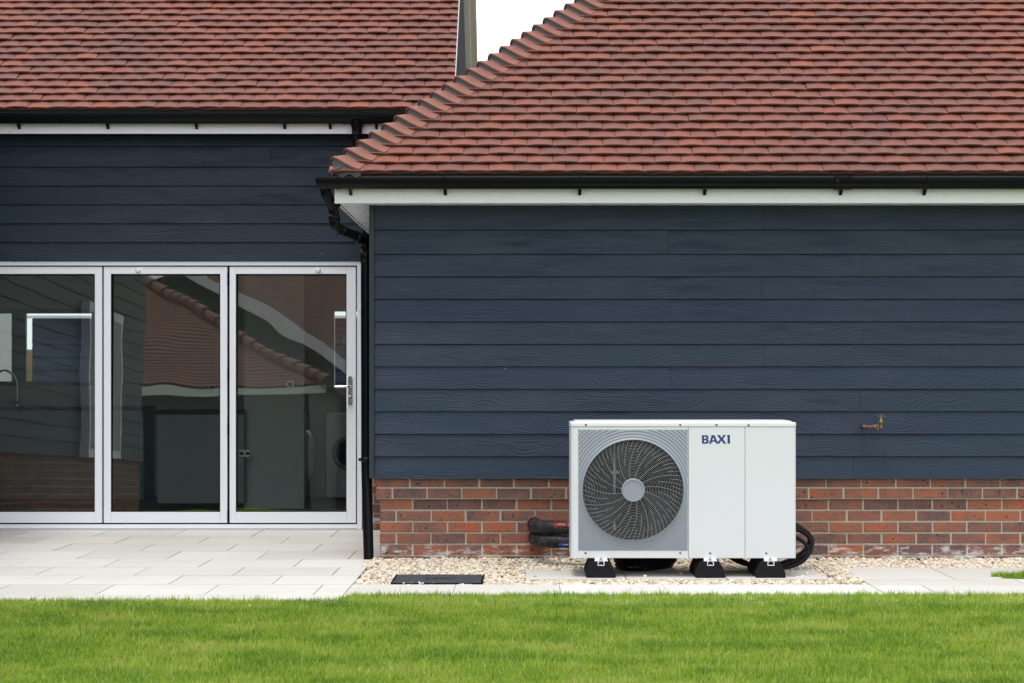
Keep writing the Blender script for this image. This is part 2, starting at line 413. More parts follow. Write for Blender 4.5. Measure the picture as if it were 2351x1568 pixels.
def bricks(mb, mo, x0, x1, zrows, Y, offs, pitch=.2285, depth=.06, axis='y', flip=1):
    """zrows: list of (z_bottom, z_top) of each course"""
    for i, (zb, zt) in enumerate(zrows):
        o = offs[i % len(offs)]
        k0 = math.floor((x0 - o) / pitch) - 1; x = o + k0 * pitch
        while x < x1:
            a, b = max(x + .006, x0), min(x + pitch - .006, x1); x += pitch
            if b - a < .025: continue
            cc = R3(); j = lambda q: (random.random() - .5) * q
            yy = Y + j(.003); e = .0025
            a += j(.005) if a > x0 else 0; b += j(.005); z0 = zb + .0058 + j(.0025); z1 = zt - .0058 + j(.0025)
            fr = [(a + e, z0 + e + j(.001)), (b - e, z0 + e + j(.001)), (b - e, z1 - e + j(.001)), (a + e, z1 - e + j(.001))]
            ot = [(a, z0), (b, z0), (b, z1), (a, z1)]
            if axis == 'y': g = lambda p, d: (p[0], yy + d, p[1])
            else: g = lambda p, d: (yy + flip * d, p[0], p[1])
            v = [g(p, 0) for p in fr] + [g(p, e) for p in ot] + [g(p, depth) for p in ot]
            mb.add(v, [(0, 1, 2, 3)] + [(q, (q + 1) % 4, 4 + (q + 1) % 4, 4 + q)[::-1] for q in range(4)] + [(4 + q, 4 + (q + 1) % 4, 8 + (q + 1) % 4, 8 + q)[::-1] for q in range(4)], cc)
    z0 = min(r[0] for r in zrows); z1 = max(r[1] for r in zrows)
    if axis == 'y': mo.box(x0 + .006, x1 - .006, Y + .006, Y + depth, z0, z1)
    elif flip > 0: mo.box(Y + .006, Y + depth, x0 + .006, x1 - .006, z0, z1)
    else: mo.box(Y - depth, Y - .006, x0 + .006, x1 - .006, z0, z1)

# ================================================================== HOUSE
YC = 13.45      # face of the near wing cladding
YL = 16.13      # face of the rear wall cladding
house = thing('house', (0, YC, 0), 'dark blue boarded bungalow with red clay tiled roofs and brick plinth', 'house')

# --- near wing wall
zR = [PZ(y, YC) for y in (466, 527.5, 583)] + [PZ(583 + 51.6 * k, YC) for k in range(1, 11)]
jR = {0: [PX(1751, YC)], 1: [PX(1534.5, YC)], 2: [PX(1978.5, YC)], 3: [PX(1749, YC)], 4: [PX(1538, YC)], 5: [PX(1979.5, YC)],
      6: [PX(1755, YC)], 7: [PX(1538, YC)], 8: [PX(1975, YC)], 9: [PX(1749, YC)], 10: [PX(1420, YC)], 11: [PX(1960, YC)]}
mb = MB(); boards(mb, PX(860, YC), 6.5, zR, YC, jR); mb.build('boarded_wall', M['clad'], house)
mb = MB(); mb.box(PX(848, YC), PX(860, YC) - .001, YC - .022, YC + .09, PZ(1098, YC), 2.33, bev=.002)
mb.box(PX(848, YC) + .001, PX(848, YC) + .02, YC + .09, 16.09, PZ(1098, YC), 2.33)
mb.build('corner_trim', M['trim'], house)
mb = MB(); mo = MB()
zm = [.472 - .0745 * n for n in range(8)]
bricks(mb, mo, -.983, 6.5, [(zm[0], .535), (zm[1], zm[0])], 13.472, [-.76, -.875])
bricks(mb, mo, -.958, 6.5, [(zm[i + 1], zm[i]) for i in range(1, 7)], 13.497, [-.743, -.85])
bricks(mb, mo, 13.50, 16.1, [(zm[i + 1], zm[i]) for i in range(0, 7)], -.958, [0.0, .11], axis='x', flip=1)
mb.build('brick_plinth', M['brick'], house); mo.build('plinth_mortar', M['mortar'], house)
mb = MB(); mb.box(-.9, 6.5, 13.57, 13.7, -.2, 2.4); mb.box(-.88, -.7, 13.7, 16.1, -.2, 2.4); mb.build('inner_wall', M['gap'], house)

# --- rear wing wall: boards above the doors and the strip beside them
zL = [PZ(y, YL) for y in (300, 336, 383, 426.3, 469.5, 512.7, 556, 599.2)]
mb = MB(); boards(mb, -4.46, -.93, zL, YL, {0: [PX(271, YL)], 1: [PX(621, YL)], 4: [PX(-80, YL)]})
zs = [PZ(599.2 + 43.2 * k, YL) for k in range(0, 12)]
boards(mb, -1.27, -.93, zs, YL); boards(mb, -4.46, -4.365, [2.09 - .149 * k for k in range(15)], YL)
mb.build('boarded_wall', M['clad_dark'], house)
mb = MB(); mo = MB()
bricks(mb, mo, -1.27, -.9, [(.5 - .0745 * (i + 1), .5 - .0745 * i) for i in range(7)], YL + .02, [-1.1, -1.2])
mb.build('brick_plinth', M['brick'], house); mo.build('plinth_mortar', M['mortar'], house)

# --- wing beyond the left edge, seen only mirrored in the glass
XW = -4.47
mb = MB(); boards(mb, 8.4, 16.1, [3.3 - .148 * k for k in range(19)], XW, {}, axis='x', flip=-1); mb.build('boarded_wall', M['clad'], house)
mb = MB(); mo = MB(); bricks(mb, mo, 8.45, 16.1, [(.64 - .0745 * (i + 1), .64 - .0745 * i) for i in range(9)], XW - .02, [0, .11], axis='x', flip=-1)
mb.build('brick_plinth', M['brick'], house); mo.build('plinth_mortar', M['mortar'], house)
mb = MB(); mb.box(-8, XW - .08, 8.45, 16.0, -.1, 3.25); mb.build('inner_wall', M['gap'], house)
mb = MB(); mb.box(XW - .02, XW + .09, 10.1, 11.8, .63, 2.20); wf = mb.build('window', M['pvc'], house)
mb = MB(); mb.box(XW + .088, XW + .094, 10.18, 10.9, .72, 2.11); mb.box(XW + .088, XW + .094, 11.0, 11.72, .72, 2.11); mb.build('pane', M['worktop'], wf)
mb = MB(); mb.box(XW - .05, XW + .25, 8.2, 15.7, 3.3, 3.42); mb.build('fascia', M['pvc'], house)

# --- roofs
PT = rad(39.5)
def hip_setup(Xe, Ye, Ze, pitch, gauge, n): pass
mb = MB()
XE, YE, ZE = -1.255, 13.12, PZ(397.5, 13.12)
G = .0993
tiled_roof(mb, XE, 6.5, YE, ZE, PT, G, 39, hip=XE)
roofR = mb.build('roof', M['tile'], house, fixn=False)
cP, sP, tP = math.cos(PT), math.sin(PT), math.tan(PT)
mb = MB()   # underlay slabs: front slope and side slope
tt = 3.0
A = (XE + .03, YE + .03, ZE - .012); H = (XE + tt, YE + tt, ZE + tt * tP - .012)
mb.add([A, (6.5, YE + .03, ZE - .012), (6.5, YE + tt, ZE + tt * tP - .012), H], [(0, 1, 2, 3)])
mb.add([A, H, (XE + tt, YE + tt + .1, ZE + tt * tP - .012), (XE + .03, 17.3, ZE - .012)], [(0, 1, 2, 3)])
mb.build('underlay', M['gap'], roofR, fixn=False)
# side slope tiles (mirror of the front slope about the hip)
ms = MB(); tiled_roof(ms, XE, XE + 3.0, YE, ZE, PT, G, 30, hip=XE)
d = XE - YE
keep = MB()
for f, c_, sm in zip(ms.f, ms.c, ms.sm):
    vs = [ms.v[i] for i in f]
    keep.add([(v[1] + d, v[0] - d, v[2]) for v in vs], [tuple(range(len(f)))[::-1]], c_, sm)
keep.build('side_slope', M['tile'], roofR, fixn=False)
# bonnet hip tiles
def bonnet_curve(v, grow=0.0):
    Ah = .20 - .09 * v; pts = []
    for k in range(-14, 15):
        a = k / 14; e = .28
        sx = Ah * (a + math.sqrt(a * a + e * e)) / 2; sy = Ah * (-a + math.sqrt(a * a + e * e)) / 2
        ss = (math.sqrt(a * a + .05) - math.sqrt(.05)) / (math.sqrt(1.05) - math.sqrt(.05))
        z = (.036 - .050 * v) + (.082 - .046 * v) * max(0, 1 - ss) ** 1.28
        o = .155 * v
        pts.append(Vector((sx + o, sy + o, z + o * tP)))
    return pts
mb = MB(); rows = [bonnet_curve(v) for v in (0, .33, .66, 1)]; n = len(rows[0])
mb.add([p for r_ in rows for p in r_], [(i * n + k, i * n + k + 1, (i + 1) * n + k + 1, (i + 1) * n + k) for i in range(3) for k in range(n - 1)], (0, 0, 0), True)
low = [p + Vector((.003, .003, -.0135)) for p in rows[0]]
mb.add(low + rows[0], [(k, k + 1, n + k + 1, n + k) for k in range(n - 1)])
for sgn, k in ((1, n - 1), (0, 0)):
    e0 = [r_[k] for r_ in rows]; e1 = [p + Vector((0, 0, -.0135)) for p in e0]
    mb.add(e0 + e1, [(i, i + 1, 4 + i + 1, 4 + i) for i in range(3)])
proto = mb.build('hip_tile', M['hip'], roofR, fixn=False)
mm = MB(); NH = 39
for i in range(NH):
    t = -.012 + i * G * cP
    o = proto if i == 0 else proto.copy()
    if i: COL.objects.link(o); o.parent = roofR
    jz = (random.random() - .5) * .004
    o.location = (XE + t, YE + t, ZE + t * tP + jz)
    base = Vector((XE + t + .008, YE + t + .008, ZE + t * tP + jz))
    up = [base + p + Vector((0, 0, -.006)) for p in rows[0]]
    dn = [base + Vector((p.x + .004 * random.random(), p.y, min(p.z - .02, -.012 + .010 * math.sin(k * .9)) + .008 * random.random())) for k, p in enumerate(rows[0])]
    mm.add(dn + up, [(k, k + 1, n + k + 1, n + k) for k in range(n - 1)])
mm.build('hip_mortar', M['hmortar'], roofR, fixn=False)
# small bedding tile at the foot of the hip
mb = MB(); b = Vector((XE - .002, YE - .002, ZE))
mb.add([b + Vector(p) for p in ((0, 0, .022), (.07, 0, .040), (.07, .05, .055), (0, .05, .05), (0, 0, .010), (.07, 0, .031))], [(0, 1, 2, 3), (4, 5, 1, 0)]); mb.build('bedding_tile', M['hip'], roofR, fixn=False)

mb = MB(); YE2, ZE2, XV = 15.83, PZ(250.5, 15.83), -.556
tiled_roof(mb, -8.0, XV, YE2, ZE2, PT, .1035, 40, right_edge=True, jit=1.4)
roofL = mb.build('roof', M['tile'], house, fixn=False)
mb = MB(); yr, zr = 19.05, ZE2 + (19.05 - YE2) * tP; yb = 22.3; zb = zr - (yb - yr) * tP
mb.add([(-8, YE2 + .03, ZE2 - .014), (XV - .01, YE2 + .03, ZE2 - .014), (XV - .01, yr, zr - .014), (-8, yr, zr - .014)], [(0, 1, 2, 3)])
mb.add([(-8, yb, zb - .014), (XV - .01, yb, zb - .014), (XV - .01, yr, zr - .014), (-8, yr, zr - .014)], [(0, 1, 2, 3)])
mb.build('underlay', M['gap'], roofL, fixn=False)
# gable wall and verges
mb = MB(); mb.prism([(YL + .05, 2.3), (22.0, 2.3), (22.0, zb + .1), (yr, zr - .22), (YL + .05, ZE2 + .1)], lambda p, t: (t, p[0], p[1]), -.72, -.605, R3()); mb.build('gable_wall', M['gable'], house)
def verge(mb, xa, xb, h0, h1, front=True, back=True):
    if front: mb.prism([(YE2 + .05, ZE2 + h0 + .05 * tP), (yr, zr + h0), (yr, zr + h1), (YE2 + .05, ZE2 + h1 + .05 * tP)], lambda p, t: (t, p[0], p[1]), xa, xb)
    if back: mb.prism([(yb, zb + h0), (yr, zr + h0), (yr, zr + h1), (yb, zb + h1)][::-1], lambda p, t: (t, p[0], p[1]), xa, xb)
mb = MB(); verge(mb, XV - .012, XV - .001, -.16, -.008, True, False); mb.build('verge_board', M['pvc'], house); mb = MB(); verge(mb, -.604, -.548, -.19, -.02, False, True); mb.build('verge_board', M['verge'], house)
mb = MB(); verge(mb, -.547, -.492, -.10, -.012, False, True); mb.build('undercloak', M['under'], house)
mb = MB(); verge(mb, -.60, -.487, -.011, .012, False, True); mb.build('verge_tiles', M['tile'], house)

# --- fascias and soffits
FY = 13.22; FX = PX(769, FY)
mb = MB(); zf0, zf1 = PZ(466.5, FY), 2.50
mb.box(FX, 6.5, FY, FY + .018, zf0, zf1, bev=.004); mb.box(FX, FX + .018, FY + .0185, 16.02, zf0, zf1, bev=.004)
mb.box(FX - .002, FX + .05, FY - .003, FY + .0, zf0 - .001, zf1)
fa = mb.build('fascia', M['pvc'], house)
def cap(x, y, Y, par):
    m = MB(); m.lathe((PX(x, Y), Y, PZ(y, Y)), (0, -1, 0), [(.006, 0), (.006, .002), (.003, .004), (0, .004)], 10); m.build('fixing_cap', M['pvc'], par)
for x in (777, 919, 1138, 1350, 1571, 1771, 1920, 2100, 2240): cap(x, 439.5, FY, fa)
mb = MB(); mb.box(FX + .02, 6.5, FY + .02, YC + .05, zf0 + .006, zf0 + .018); mb.box(FX + .02, PX(848, YC) + .03, YC + .051, 16.02, zf0 + .006, zf0 + .018); mb.build('soffit', M['pvc'], house)
FY2 = 15.93
mb = MB(); mb.box(-5.2, -.62, FY2, FY2 + .018, PZ(307, FY2), 3.26, bev=.004); fa2 = mb.build('fascia', M['pvc'], house)
for x in (119, 236, 343, 460, 577, 688): cap(x, 289, FY2, fa2)
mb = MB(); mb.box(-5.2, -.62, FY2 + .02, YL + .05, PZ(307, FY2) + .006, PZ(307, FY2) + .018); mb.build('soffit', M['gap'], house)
mb = MB(); mb.box(XE + .01, 6.5, 13.155, 13.162, 2.44, ZE - .004); mb.box(-5.2, -.62, 15.865, 15.872, 3.2, ZE2 - .003); mb.build('eaves_tray', M['tray'], house)

# --- gutters
def gprof(hw, dep, th=.003):
    o = [(hw + .003, .002), (hw + .004, -.004), (hw, -.008)] + [(hw * math.cos(a), -.008 - (dep - .008) * math.sin(a)) for a in [math.pi * k / 16 for k in range(1, 16)]] + [(-hw, -.008), (-hw, 0)]
    i = [(-hw + th, 0)] + [((hw - th) * math.cos(a), -.008 - (dep - .008 - th) * math.sin(a)) for a in [math.pi * k / 16 for k in range(15, 0, -1)]] + [(hw - th, 0)]
    return o + i
def half_band(mb, x0, x1, Yc, Zt, hw, dep): 
    mb.prism(gprof(hw, dep, .006), lambda p, t: (t, Yc - p[0], Zt + p[1]), x0, x1, smooth=False)
GY, GX = 13.16, FX - .06
zgt, zgb = PZ(407.5, GY - .056), PZ(434.5, GY); dep = zgt - zgb
pf = gprof(.056, dep)
mb = MB(); n = len(pf)
secs = [[(6.5, GY - p[0], zgt + p[1]) for p in pf], [(GX - p[0], GY - p[0], zgt + p[1]) for p in pf], [(GX - p[0], 16.0, zgt + p[1]) for p in pf]]
mb.add([q for s_ in secs for q in s_], [(i * n + k, i * n + (k + 1) % n, (i + 1) * n + (k + 1) % n, (i + 1) * n + k) for i in range(2) for k in range(n)], (0, 0, 0), False)
gut = mb.build('gutter', M['black'], house)
mb = MB()
half_band(mb, PX(770, 13.1), PX(783, 13.1), GY, zgt + .003, .061, dep + .006)
mb.build('gutter_joint', M['black'], gut); mb = MB()
half_band(mb, PX(1916, 13.1), PX(1928, 13.1), GY, zgt + .006, .064, dep + .010)
half_band(mb, PX(1928, 13.1), PX(1944, 13.1), GY, zgt + .003, .060, dep + .005)
half_band(mb, PX(1944, 13.1), PX(1957, 13.1), GY, zgt + .006, .064, dep + .010)
mb.box(PX(1919, 13.1), PX(1926, 13.1), GY - .070, GY - .062, zgt - .03, zgt - .004)
mb.build('gutter_joint', M['black'], gut)
def bracket(x, Yc, Zt, hw, dp, par, fy):
    m = MB(); half_band(m, x - .007, x + .007, Yc, Zt + .005, hw + .004, dp + .005)
    m.prism([(Yc - .012, Zt - dp + .004), (fy - .001, Zt - dp + .02), (fy - .001, Zt - dp - .034), (fy - .012, Zt - dp - .034)], lambda p, t: (t, p[0], p[1]), x - .010, x + .010)
    return m.build('gutter_bracket', M['black'], par)
for x in (802, 1021, 1332, 1621, 1935.5, 2129): bracket(PX(x, 13.1), GY, zgt, .056, dep, gut, FY)
for y in (13.55, 14.2, 14.9, 15.6):
    m = MB(); m.prism(gprof(.06, dep + .005, .006), lambda p, t: (GX - p[0], t, zgt + .005 + p[1]), y - .007, y + .007); m.build('gutter_bracket', M['black'], gut)
GY2 = 15.87; zt2, zb2 = PZ(257.5, GY2 - .056), PZ(284.5, GY2); dp2 = zt2 - zb2
mb = MB(); pf = gprof(.056, dp2); mb.prism(pf, lambda p, t: (t, GY2 - p[0], zt2 + p[1]), -5.2, -.62); gut2 = mb.build('gutter', M['black'], house)
for x in (36, 241, 446, 650, 755, 862): bracket(PX(x, 15.8), GY2, zt2, .056, dp2, gut2, FY2)
mb = MB(); half_band(mb, PX(786, 15.8), PX(794, 15.8), GY2, zt2 + .004, .062, dp2 + .007); half_band(mb, PX(794, 15.8), PX(845, 15.8), GY2, zt2 + .002, .059, dp2 + .004); half_band(mb, PX(845, 15.8), PX(853, 15.8), GY2, zt2 + .004, .062, dp2 + .007)
mb.lathe((PX(819, 15.85), GY2, zb2 + .02), (0, 0, -1), [(.062, 0), (.05, .03), (.042, .05), (.040, .09)], 20)
mb.build('gutter_outlet', M['black'], gut2)

# --- downpipes
def bend(pts, r=.06, k=6):
    P_ = [Vector(p) for p in pts]; out = [P_[0]]
    for i in range(1, len(P_) - 1):
        a = (P_[i - 1] - P_[i]).normalized(); b_ = (P_[i + 1] - P_[i]).normalized()
        rr = min(r, (P_[i - 1] - P_[i]).length * .45, (P_[i + 1] - P_[i]).length * .45)
        s_, e_ = P_[i] + a * rr, P_[i] + b_ * rr
        for j in range(k + 1):
            t = j / k; out.append(s_ * (1 - t) ** 2 + P_[i] * 2 * t * (1 - t) + e_ * t * t)
    return out + [P_[-1]]
Yd = 13.30
mb = MB()
path = [(GX, 13.22, zgb + .03), (GX, 13.22, zgb - .02), (PX(767.5, Yd), Yd, zgb - .12), (PX(767.5, Yd), Yd, PZ(520, Yd)), (PX(839, 13.55), 13.56, PZ(553, 13.56)), (PX(840, 13.56), 13.56, PZ(600, 13.56)), (PX(841, 13.56), 13.56, PZ(1070, 13.56)), (PX(846.5, 13.5), 13.50, .0)]
mb.tube(bend(path, .055), .034, 20); dpipe = mb.build('downpipe', M['black'], house)
mb = MB(); mb.lathe((PX(767.5, Yd), Yd, PZ(455, Yd)), (0, 0, -1), [(.034, 0), (.0385, .001), (.0385, .055), (.034, .056)], 20); mb.build('pipe_socket', M['black'], dpipe)
mb = MB(); mb.lathe((PX(767.5, Yd), Yd, PZ(492, Yd)), (0, 0, -1), [(.034, 0), (.0385, .001), (.0385, .04), (.034, .041)], 20); mb.build('pipe_socket', M['black'], dpipe)
mb = MB(); mb.lathe((PX(840, 13.56), 13.56, PZ(572, 13.56)), (0, 0, -1), [(.034, 0), (.0395, .001), (.0395, .09), (.034, .091)], 20); mb.build('pipe_socket', M['black'], dpipe)
p0, p1 = Vector(path[3]), Vector(path[4]); dd = (p1 - p0).normalized()
mb = MB(); mb.lathe(p0 + dd * .055, dd, [(.034, 0), (.0385, .001), (.0385, .05), (.034, .051)], 20); mb.build('pipe_socket', M['black'], dpipe)
mb = MB(); mb.lathe(p1 - dd * .11, dd, [(.034, 0), (.0385, .001), (.0385, .05), (.034, .051)], 20); mb.build('pipe_socket', M['black'], dpipe)

mb = MB(); mb.lathe((PX(842, 13.56), 13.56, PZ(1050, 13.56)), (0, 0, -1), [(.034, 0), (.040, .001), (.040, .03), (.034, .031)], 20); mb.box(PX(842, 13.56) - .055, PX(842, 13.56) + .02, 13.55, 13.57, PZ(1058, 13.56), PZ(1052, 13.56)); mb.build('pipe_clip', M['black'], dpipe)
mb = MB(); xo = PX(819, 15.87)
mb.tube(bend([(xo, GY2, zb2 - .01), (xo, GY2, zb2 - .16), (PX(843, 16.05), 16.04, zb2 - .35), (PX(843, 16.05), 16.04, 2.6), (PX(843, 16.05), 16.04, PZ(1072, 16.04))], .05), .034, 18)
dp_ = mb.build('downpipe', M['black'], house)
mb = MB(); mb.lathe((xo, GY2, zb2 - .05), (0, 0, -1), [(.034, 0), (.039, .001), (.039, .06), (.034, .061)], 20); mb.build('pipe_socket', M['black'], dp_)

# --- folding doors
YD = 16.14
def DX(x): return PX(x, YD)
def DZ(y): return PZ(y, YD)
mb = MB()
mb.box(-4.36, DX(831), YD - .01, YD + .09, DZ(609.5), DZ(600.5), bev=.002)
mb.box(DX(820), DX(831), YD - .009, YD + .09, .006, DZ(609.6), bev=.002)
mb.box(-4.36, -4.31, YD - .009, YD + .09, .02, DZ(609.6))
mb.box(-4.36, DX(819.8), YD - .012, YD + .09, .012, DZ(1204), bev=.002)
mb.box(-4.36, DX(832), YD - .03, YD - .0125, .003, DZ(1213.5), bev=.001)
mb.build('door_frame', M['alu'], house)
mb = MB(); mb.box(-4.3, DX(819.5), YD + .035, YD + .06, DZ(629), DZ(609.8)); mb.box(-4.3, DX(819.5), YD + .035, YD + .06, DZ(1203.9), DZ(1180))
for x in (235.5, 524): mb.box(DX(x - 5), DX(x + 5), YD + .036, YD + .061, DZ(1203), DZ(611))
mb.build('door_seal', M['gap'], house)
def door_leaf(x0, g0, g1, x1, hing):
    m = MB(); zt, gt, gb, zb_ = DZ(612.5), DZ(629), DZ(1175.5), DZ(1200.5)
    m.box(DX(x0), DX(g0), YD, YD + .06, zb_, zt, bev=.003); m.box(DX(g1), DX(x1), YD, YD + .06, zb_, zt, bev=.003)
    m.box(DX(g0) + .0005, DX(g1) - .0005, YD + .0006, YD + .06, gt, zt, bev=.003); m.box(DX(g0) + .0005, DX(g1) - .0005, YD + .0006, YD + .06, zb_, gb, bev=.003)
    leaf = m.build('folding_door', M['alu'], house)
    k = MB(); w = .007
    k.box(DX(g0), DX(g0) + w, YD + .007, YD + .0595, gb, gt); k.box(DX(g1) - w, DX(g1), YD + .007, YD + .0595, gb, gt)
    k.box(DX(g0) + w, DX(g1) - w, YD + .007, YD + .0595, gt - w, gt); k.box(DX(g0) + w, DX(g1) - w, YD + .008, YD + .03, gb, gb + w)
    k.build('gasket', M['gap'], leaf)
    tl = .0 ; p = MB()
    p.add([(DX(g0) + .002, YD + .009, gb + .002), (DX(g1) - .002, YD + .009, gb + .002), (DX(g1) - .002, YD + .058, gt - .002), (DX(g0) + .002, YD + .058, gt - .002)], [(0, 1, 2, 3)])
    p.build('pane', M['glass'], leaf, fixn=False)
    return leaf
L1 = door_leaf(-54, -37, 217.5, 234, 0); L2 = door_leaf(238, 254.5, 505.5, 521.5, 0); L3 = door_leaf(527, 541.5, 795.5, 817, 0)
for lf, x in ((L2, 317.5), (L3, 730.5)):
    m = MB(); m.lathe((DX(x), YD, DZ(621)), (0, -1, 0), [(.021, 0), (.021, .01), (.017, .022), (.008, .024), (0, .022)], 20); m.build('stay_knob', M['pvc'], lf)
for y in (640, 860, 985, 1185):
    m = MB(); m.lathe((DX(524.2), YD - .004, DZ(y - 13)), (0, 0, -1), [(.006, 0), (.006, .09)], 10); m.build('hinge', M['gap'], L3)
m = MB(); hx = DX(804); mm_ = .016
m.prism([(hx + mm_ * math.cos(a), (DZ(868) if math.sin(a) >= 0 else DZ(926)) + mm_ * math.sin(a)) for a in [2 * math.pi * k / 20 for k in range(20)]], lambda p, t: (p[0], t, p[1]), YD - .012, YD, smooth=False)
m.tube(bend([(hx, YD - .01, DZ(887)), (hx, YD - .055, DZ(887)), (DX(770), YD - .06, DZ(887.5))], .02), .0095, 12, rad_fn=None)
m.lathe((hx, YD - .012, DZ(911)), (0, -1, 0), [(.011, 0), (.011, .006), (0, .006)], 16); m.box(hx - .005, hx + .005, YD - .018, YD - .012, DZ(925), DZ(911))
m.build('handle', M['chrome'], L3)

# --- rooms behind the glass
mb = MB(); YB = 20.8
w1 = (PX(-40, YB), PX(221, YB), 1.12, 1.90); w2 = (PX(744, YB), -1.2, 1.02, 1.98)
mb.box(-8, -.75, YB, YB + .25, 0, w1[2]); mb.box(-8, -.75, YB, YB + .25, w1[3], 2.6)
mb.box(-8, w1[0], YB, YB + .25, w1[2], w1[3]); mb.box(w1[1], w2[0], YB, YB + .25, w1[2], w1[3]); mb.box(w2[1], -.75, YB, YB + .25, w1[2], w1[3])
mb.box(-8, -.75, YL + .18, 21.05, 2.45, 2.55); mb.box(-8, -7.9, YL + .1, YB, 0, 2.45); mb.box(-.98, -.88, YL + .1, YB, 0, 2.45)
mb.box(-4.45, -.9, YL + .1, YL + .16, 2.13, 2.45); mb.box(-8, -4.37, YL + .03, YL + .1, 0, 2.6)
mb.box(PX(560, 18.8), PX(698, 18.8), 18.8, 18.9, 0, 2.45); mb.box(-4.4, -.9, YL + .17, YL + .3, 2.5, 3.3)
mb.build('interior_wall', M['int_wall'], house)
mb = MB(); mb.box(-8, -.75, YL + .03, 21.0, -.05, -.002); mb.build('interior_floor', M['int_floor'], house)
for (a, b_, c_, d_), mull in ((w1, PX(43, YB)), (w2, None)):
    m = MB(); t_ = .045 if mull else .105
    m.box(a, b_, YB - .01, YB + .06, c_, c_ + t_); m.box(a, b_, YB - .01, YB + .06, d_ - t_, d_); m.box(a, a + t_, YB - .009, YB + .06, c_ + t_, d_ - t_); m.box(b_ - t_, b_, YB - .009, YB + .06, c_ + t_, d_ - t_)
    if mull: m.box(mull - .07, mull + .07, YB - .009, YB + .06, c_ + t_, d_ - t_)
    wn = m.build('window', M['win'] if mull is None else M['cab'], house)
    m = MB(); m.add([(a + t_, YB + .03, c_ + t_), (b_ - t_, YB + .03, c_ + t_), (b_ - t_, YB + .03, d_ - t_), (a + t_, YB + .03, d_ - t_)], [(0, 1, 2, 3)]); m.build('pane', M['glass2'], wn)

ku = thing('kitchen_units', (-4.2, 20.4, 0), 'dark worktop over grey base cupboards behind the folding doors', 'kitchen units')
mb = MB(); mb.box(-7.5, PX(330, 20.2), 20.2, 20.78, 0, .88, bev=.003); mb.build('cupboard', M['cab'], ku)
mb = MB(); mb.box(-7.5, PX(332, 20.2), 20.15, 20.79, .881, .92, bev=.004); mb.build('worktop', M['worktop'], ku)
isl = thing('kitchen_island', (PX(430, 18.6), 18.9, 0), 'plain grey cabinet panel inside behind the middle glass door', 'kitchen cabinet')
mb = MB(); mb.box(PX(361, 18.6), PX(560, 18.6), 18.6, 19.3, .06, .87, bev=.003); mb.build('side_panel', M['cab'], isl)
mb = MB(); mb.box(PX(355, 18.6), PX(560, 18.6), 18.57, 19.33, .872, .905, bev=.003); mb.build('worktop', M['worktop'], isl)
tapk = MB(); xt = PX(3, 20.35)
tapk.tube(bend([(xt + .12, 20.5, .92), (xt + .12, 20.5, 1.20), (xt + .0, 20.45, 1.30), (xt - .1, 20.4, 1.19)], .09, 8), .011, 10); tapk.lathe((xt + .12, 20.5, .92), (0, 0, 1), [(.022, 0), (.022, .04), (.013, .05)], 14)
tapk.tube([(xt + .12, 20.5, 1.0), (xt + .19, 20.5, 1.0)], .006, 8)
tag(tapk.build('kitchen_tap', M['chrome']), 'tall curved chrome kitchen tap at the left edge, seen through glass', 'tap')
wm = thing('washing_machine', (PX(778, 20.2), 20.2, 0), 'white washing machine front seen through the right glass door', 'washing machine')
mb = MB(); mb.box(PX(748, 20.15), PX(748, 20.15) + .6, 20.15, 20.7, .02, .85, bev=.01); mb.build('body', M['machine'], wm)
mb = MB(); mb.lathe((PX(748, 20.15) + .23, 20.15, .46), (0, -1, 0), [(.17, 0), (.17, .02), (.13, .03), (.125, .01)], 32); mb.build('door_ring', M['cab'], wm)
mb = MB(); mb.lathe((PX(748, 20.15) + .23, 20.15, .46), (0, -1, 0), [(.125, .01), (.08, .025), (0, .03)], 32); mb.build('door_glass', M['worktop'], wm)
wm2 = thing('tumble_dryer', (PX(712, 19.9), 19.5, 0), 'white appliance seen edge on with bulging round door beside the partition', 'dryer')
mb = MB(); mb.box(PX(700, 19.9) - .5, PX(703, 19.9), 19.3, 19.9, .02, .85, bev=.01); mb.build('body', M['machine'], wm2)
mb = MB(); mb.lathe((PX(703, 19.6), 19.6, .46), (1, 0, 0), [(.24, 0), (.24, .03), (.18, .06), (.05, .07), (0, .07)], 32); mb.build('door_ring', M['machine'], wm2)
oc = MB(); oc.box(PX(716, 20.4), PX(748, 20.15) - .01, 20.2, 20.75, .02, .86, bev=.003); tag(oc.build('oak_cupboard', M['oak']), 'pale oak cupboard between the white dryer and the washing machine', 'cupboard')
sk = [('chrome double socket on the dark wall behind the middle glass door', 479, 887, 30, 14, YB), ('square chrome switch plate high behind the right glass door', 666, 882, 20, 18, 18.8), ('chrome double socket low behind the right glass door', 562, 1041, 28, 18, 18.6)]
for lb, x, y, w_, h_, yy in sk:
    m = MB(); m.box(PX(x - w_ / 2, yy), PX(x + w_ / 2, yy), yy - .012, yy - .001, PZ(y + h_ / 2, yy), PZ(y - h_ / 2, yy), bev=.003)
    so = thing('wall_socket', (PX(x, yy), yy, PZ(y, yy)), lb, 'socket', 'chrome wall sockets inside'); m.build('plate', M['steel'], so)
    for q in ((-.25, .25) if w_ > 22 else (0,)):
        m = MB(); m.box(PX(x + q * w_, yy) - .018, PX(x + q * w_, yy) + .018, yy - .014, yy - .0125, PZ(y, yy) - .012, PZ(y, yy) + .012); m.build('outlet', M['gap'], so)

